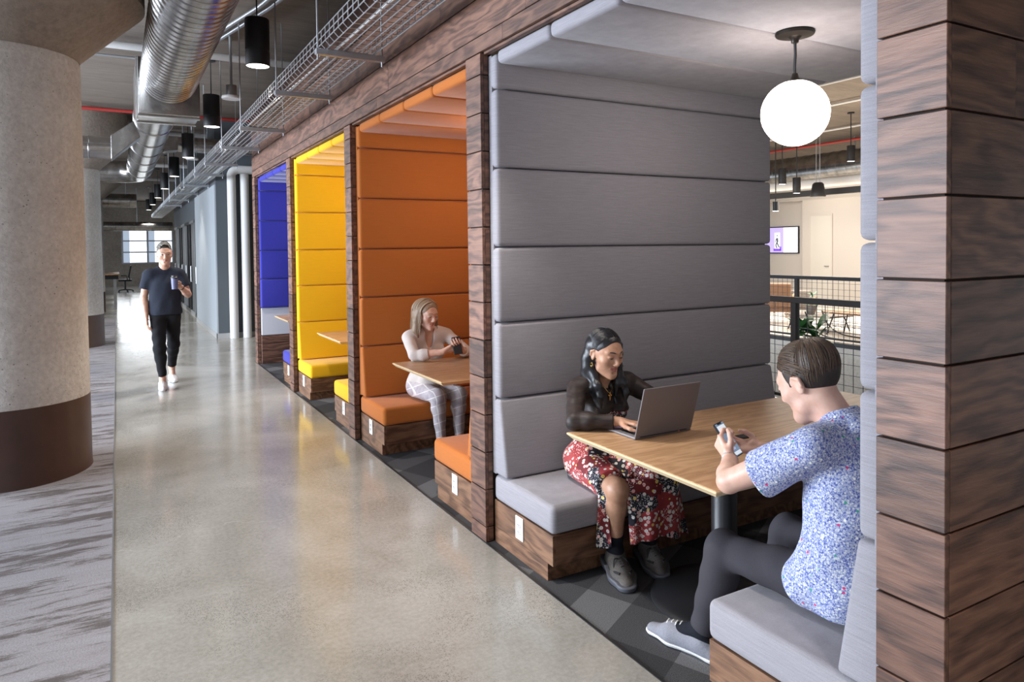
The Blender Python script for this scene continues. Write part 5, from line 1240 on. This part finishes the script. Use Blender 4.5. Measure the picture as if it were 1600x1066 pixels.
for s in (-1, 1): MB().tube(catmull([(10.45, 8.15-s*.0, .45), (10.48, 8.05, .22), (10.5, 7.8, .06), (10.5, 7.3, .03), (10.5, 6.8, .06), (10.48, 6.6, .3)], 6) if s < 0 else catmull([(10.9, 8.15, .45), (10.92, 8.05, .22), (10.95, 7.8, .06), (10.95, 7.3, .03), (10.95, 6.8, .06), (10.9, 6.6, .3)], 6), .012, 6).build('runner', M['black'], t)
mb = MB()
for i in range(13): mb.tube([(10.48, 8.05-i*.115, .24), (10.92, 8.05-i*.115, .24)], .006, 5)
mb.build('slats', M['black'], t)
def leafy(name, x, y, z0, stems, n, L, W, spread, label, pot=True, seed=1):
    r_ = np.random.RandomState(seed); t = thing(name, (x, y, z0), label, 'plant')
    if pot: MB().lathe([(0, 0), (.07, 0), (.10, .16), (.092, .16), (.085, .14), (0, .14)], (x, y, z0), 24).build('pot', M['cush'], t, True)
    for s in stems: MB().tube(catmull(s, 4), .018 if not pot else .008, 8).build('stem', M['stem'], t, True)
    mb = MB(); bm = mb.bm
    for i in range(n):
        s = stems[i % len(stems)]; b = np.array(s[-1])*1.0+r_.normal(size=3)*np.array([.05, .05, .08]); a = r_.uniform(0, 2*PI); el = r_.uniform(.2, 1.2); d = np.array([math.cos(a)*math.cos(el), math.sin(a)*math.cos(el), math.sin(el)]); sd = unit(np.cross(d, (0, 0, 1))); l = L*r_.uniform(.7, 1.2)*spread; w_ = W*r_.uniform(.8, 1.2); rows = []
        for k in range(7):
            u = k/6; p = b+d*l*u+np.array([0, 0, -.35*l*u*u]); hw = w_*math.sin(PI*min(1, u*.93+.05))**.8
            rows.append([bm.verts.new(p-sd*hw), bm.verts.new(p+np.array([0, 0, -.12*hw])), bm.verts.new(p+sd*hw)])
        for p, q in zip(rows, rows[1:]):
            for k in (0, 1): f = bm.faces.new((p[k], p[k+1], q[k+1], q[k])); f.smooth = True
    mb.build('foliage', M['leaf'], t)
M['stem'] = plain('pale_bark', (.42, .34, .28), .8, grain=.2); M['leaf'] = plain('deep_green_leaf', (.035, .13, .035), .4, grain=.4, gscale=8)
leafy('potted_plant', 11.42, 8.78, .30, [[(11.42, 8.78, .44), (11.42, 8.78, .50)]], 34, .19, .022, 1, 'small bright green potted plant on the low coffee table', True, 4)
xx, yy = 9.55, 7.42
leafy('indoor_tree', xx, yy, -3.6, [[(xx, yy, -3.6), (xx-.02, yy+.03, -1.5), (xx+.02, yy+.02, -.15), (xx, yy+.08, .30)], [(xx+.1, yy-.05, -3.6), (xx+.06, yy-.02, -1.5), (xx+.0, yy-.04, -.2), (xx+.04, yy-.12, .16)]], 34, .42, .075, .9, 'dark leaved indoor tree with pale stems rising from the atrium floor', False, 9)
# ceiling fittings of the lounge
LL = ['black cylinder pendant just right of the grey padding edge, left of two close together', 'black cylinder pendant a little lower beside the first lounge pendant', 'black cylinder pendant by the right hand padding, hanging high on a long stem']
for (x, y, z), lb in zip(((10.72, 8.85, 2.74), (10.95, 8.72, 2.57), (11.85, 8.25, 3.15)), LL): lamp(x, y, z, lb, 'black pendants over the lounge', d=.14, h=.29, energy=40, spot=False)
t = thing('track_spot', (10.6, 8.9, 2.2), 'small black spotlight under the lounge track, left of the hanging speaker', 'spotlight')
MB().tube([(10.6, 8.9, ZC-.001), (10.6, 8.9, 2.42)], .010, 12).build('arm', M['black'], t); MB().lathe([(0, 0), (.055, 0), (.055, .17), (0, .17)], (10.6, 8.9, 2.25), 24).build('housing', M['black'], t, True); MB().lathe([(0, -.004), (.05, -.004), (.05, .004), (0, .004)], (10.6, 8.9, 2.25), 24).build('lens', M['lens'], t)
t = thing('hanging_speaker', (11.6, 8.6, 2.6), 'black hanging loudspeaker pod on two thin rods over the lounge', 'speaker')
sx, sy, sz = 11.55, 8.72, 2.52
MB().lathe([(0, 0), (.135, 0), (.14, .02), (.10, .24), (.07, .27), (0, .275)], (sx, sy, sz), 32).build('pod', M['black'], t, True)
for q in (-.04, .04): MB().tube([(sx, sy+q, sz+.26), (sx, sy+q, ZC-.002)], .006, 6).build('rod', M['zinc'], t)
tag(MB().box((12.0, -1, 2.58), (12.1, 20, 2.70), .004, 1).build('lighting_track', M['black']), 'black lighting track beam running across the lounge ceiling', 'track')
tag(MB().tube([(12.3, -1, 2.86), (12.3, 20, 2.86)], .095, 24).build('lounge_pipe', M['pipe_white'], None, True), 'thick pale pipe right above the black lighting track', 'pipe')
duct_along('lounge_duct', (14.5, 8.0, 3.42), 'Y', .34, 14, .25, 'large round duct hanging behind the lounge pendants', rib=.008)
ld = bpy.data.objects['lounge_duct']; straps(ld, [(14.5, 10, 3.7), (14.5, 14, 3.7)])
tag(MB().box((16.9, -1, 3.02), (17.0, 22, 3.06)).build('cable_ladder', M['black']), 'thin black line of cable ladder along the top of the lounge wall', 'cable tray')
CN = ['first', 'second', 'third', 'fourth', 'fifth', 'sixth']
for k, x in enumerate((5.6, 6.7, 7.9, 9.2, 10.7, 13)): pipe('conduit', [(x, -1, 4.0), (x, 22, 4.0)], .022, M['pipe_white'], '%s thin white conduit on the lounge ceiling, counted from the booth' % CN[k])
pipe('sprinkler_pipe', [(13.4, -1, 3.80), (13.4, 22, 3.80)], .03, M['red'], 'red sprinkler pipe over the lounge ducts')
for k, (x, y) in enumerate(((7.3, 5.2), (9.9, 8.0))):
    t = thing('junction_box', (x, y, ZC), ['nearer ceiling junction box over the atrium', 'farther ceiling junction box over the atrium'][k], 'junction box', 'ceiling junction boxes')
    MB().lathe([(0, 0), (.06, 0), (.06, -.03), (.03, -.04), (.03, -.09), (0, -.09)], (x, y, ZC-.001), 20).build('box', M['bronze'], t, True)
# desk and office chair at the far end of the corridor
t = thing('desk', (-.3, 24.6, 0), 'tall narrow desk end with steel legs behind the second column', 'desk')
MB().box((-1.6, 23.7, .96), (.06, 25.6, 1.0), .004, 1).build('desk_top', M['oak'], t); MB().box((-1.5, 23.75, .84), (.03, 25.5, .96), .004, 1).build('apron', M['black'], t)
for y in (23.78, 25.4): MB().box((-.10, y, 0), (-.02, y+.07, .84)).build('leg', M['frame_steel'], t)
x, y = .28, 33.0
t = thing('office_chair', (x, y, 0), 'black office chair at the far end of the corridor', 'chair')
MB().box((x-.24, y-.24, .44), (x+.24, y+.24, .52), .03, 3).build('seat', M['black'], t, True); MB().hexa([(x+.10, y-.20, .60), (x+.16, y-.20, .60), (x+.16, y+.20, .60), (x+.10, y+.20, .60), (x+.20, y-.18, 1.08), (x+.25, y-.18, 1.08), (x+.25, y+.18, 1.08), (x+.20, y+.18, 1.08)], .02, 2).build('backrest', M['black'], t, True)
MB().tube([(x, y, .08), (x, y, .44)], .03, 12).build('gas_lift', M['black'], t); MB().tube([(x+.10, y, .46), (x+.18, y, .52), (x+.14, y, .62)], .02, 8).build('back_support', M['black'], t)
mb = MB()
for k in range(5): a = k*2*PI/5; mb.tube([(x, y, .10), (x+.28*math.cos(a), y+.28*math.sin(a), .07)], [.025, .016], 8)
mb.build('star_base', M['black'], t)
for k in range(5): a = k*2*PI/5; MB().lathe([(0, 0), (.03, .004), (.03, .05), (0, .055)], (x+.28*math.cos(a), y+.28*math.sin(a), .001), 12).build('castor', M['black'], t, True)
for sx in (-1, 1): MB().tube([(x+.1, y+sx*.24, .48), (x+.06, y+sx*.27, .66), (x-.14, y+sx*.27, .67)], .014, 8).build('armrest', M['black'], t)
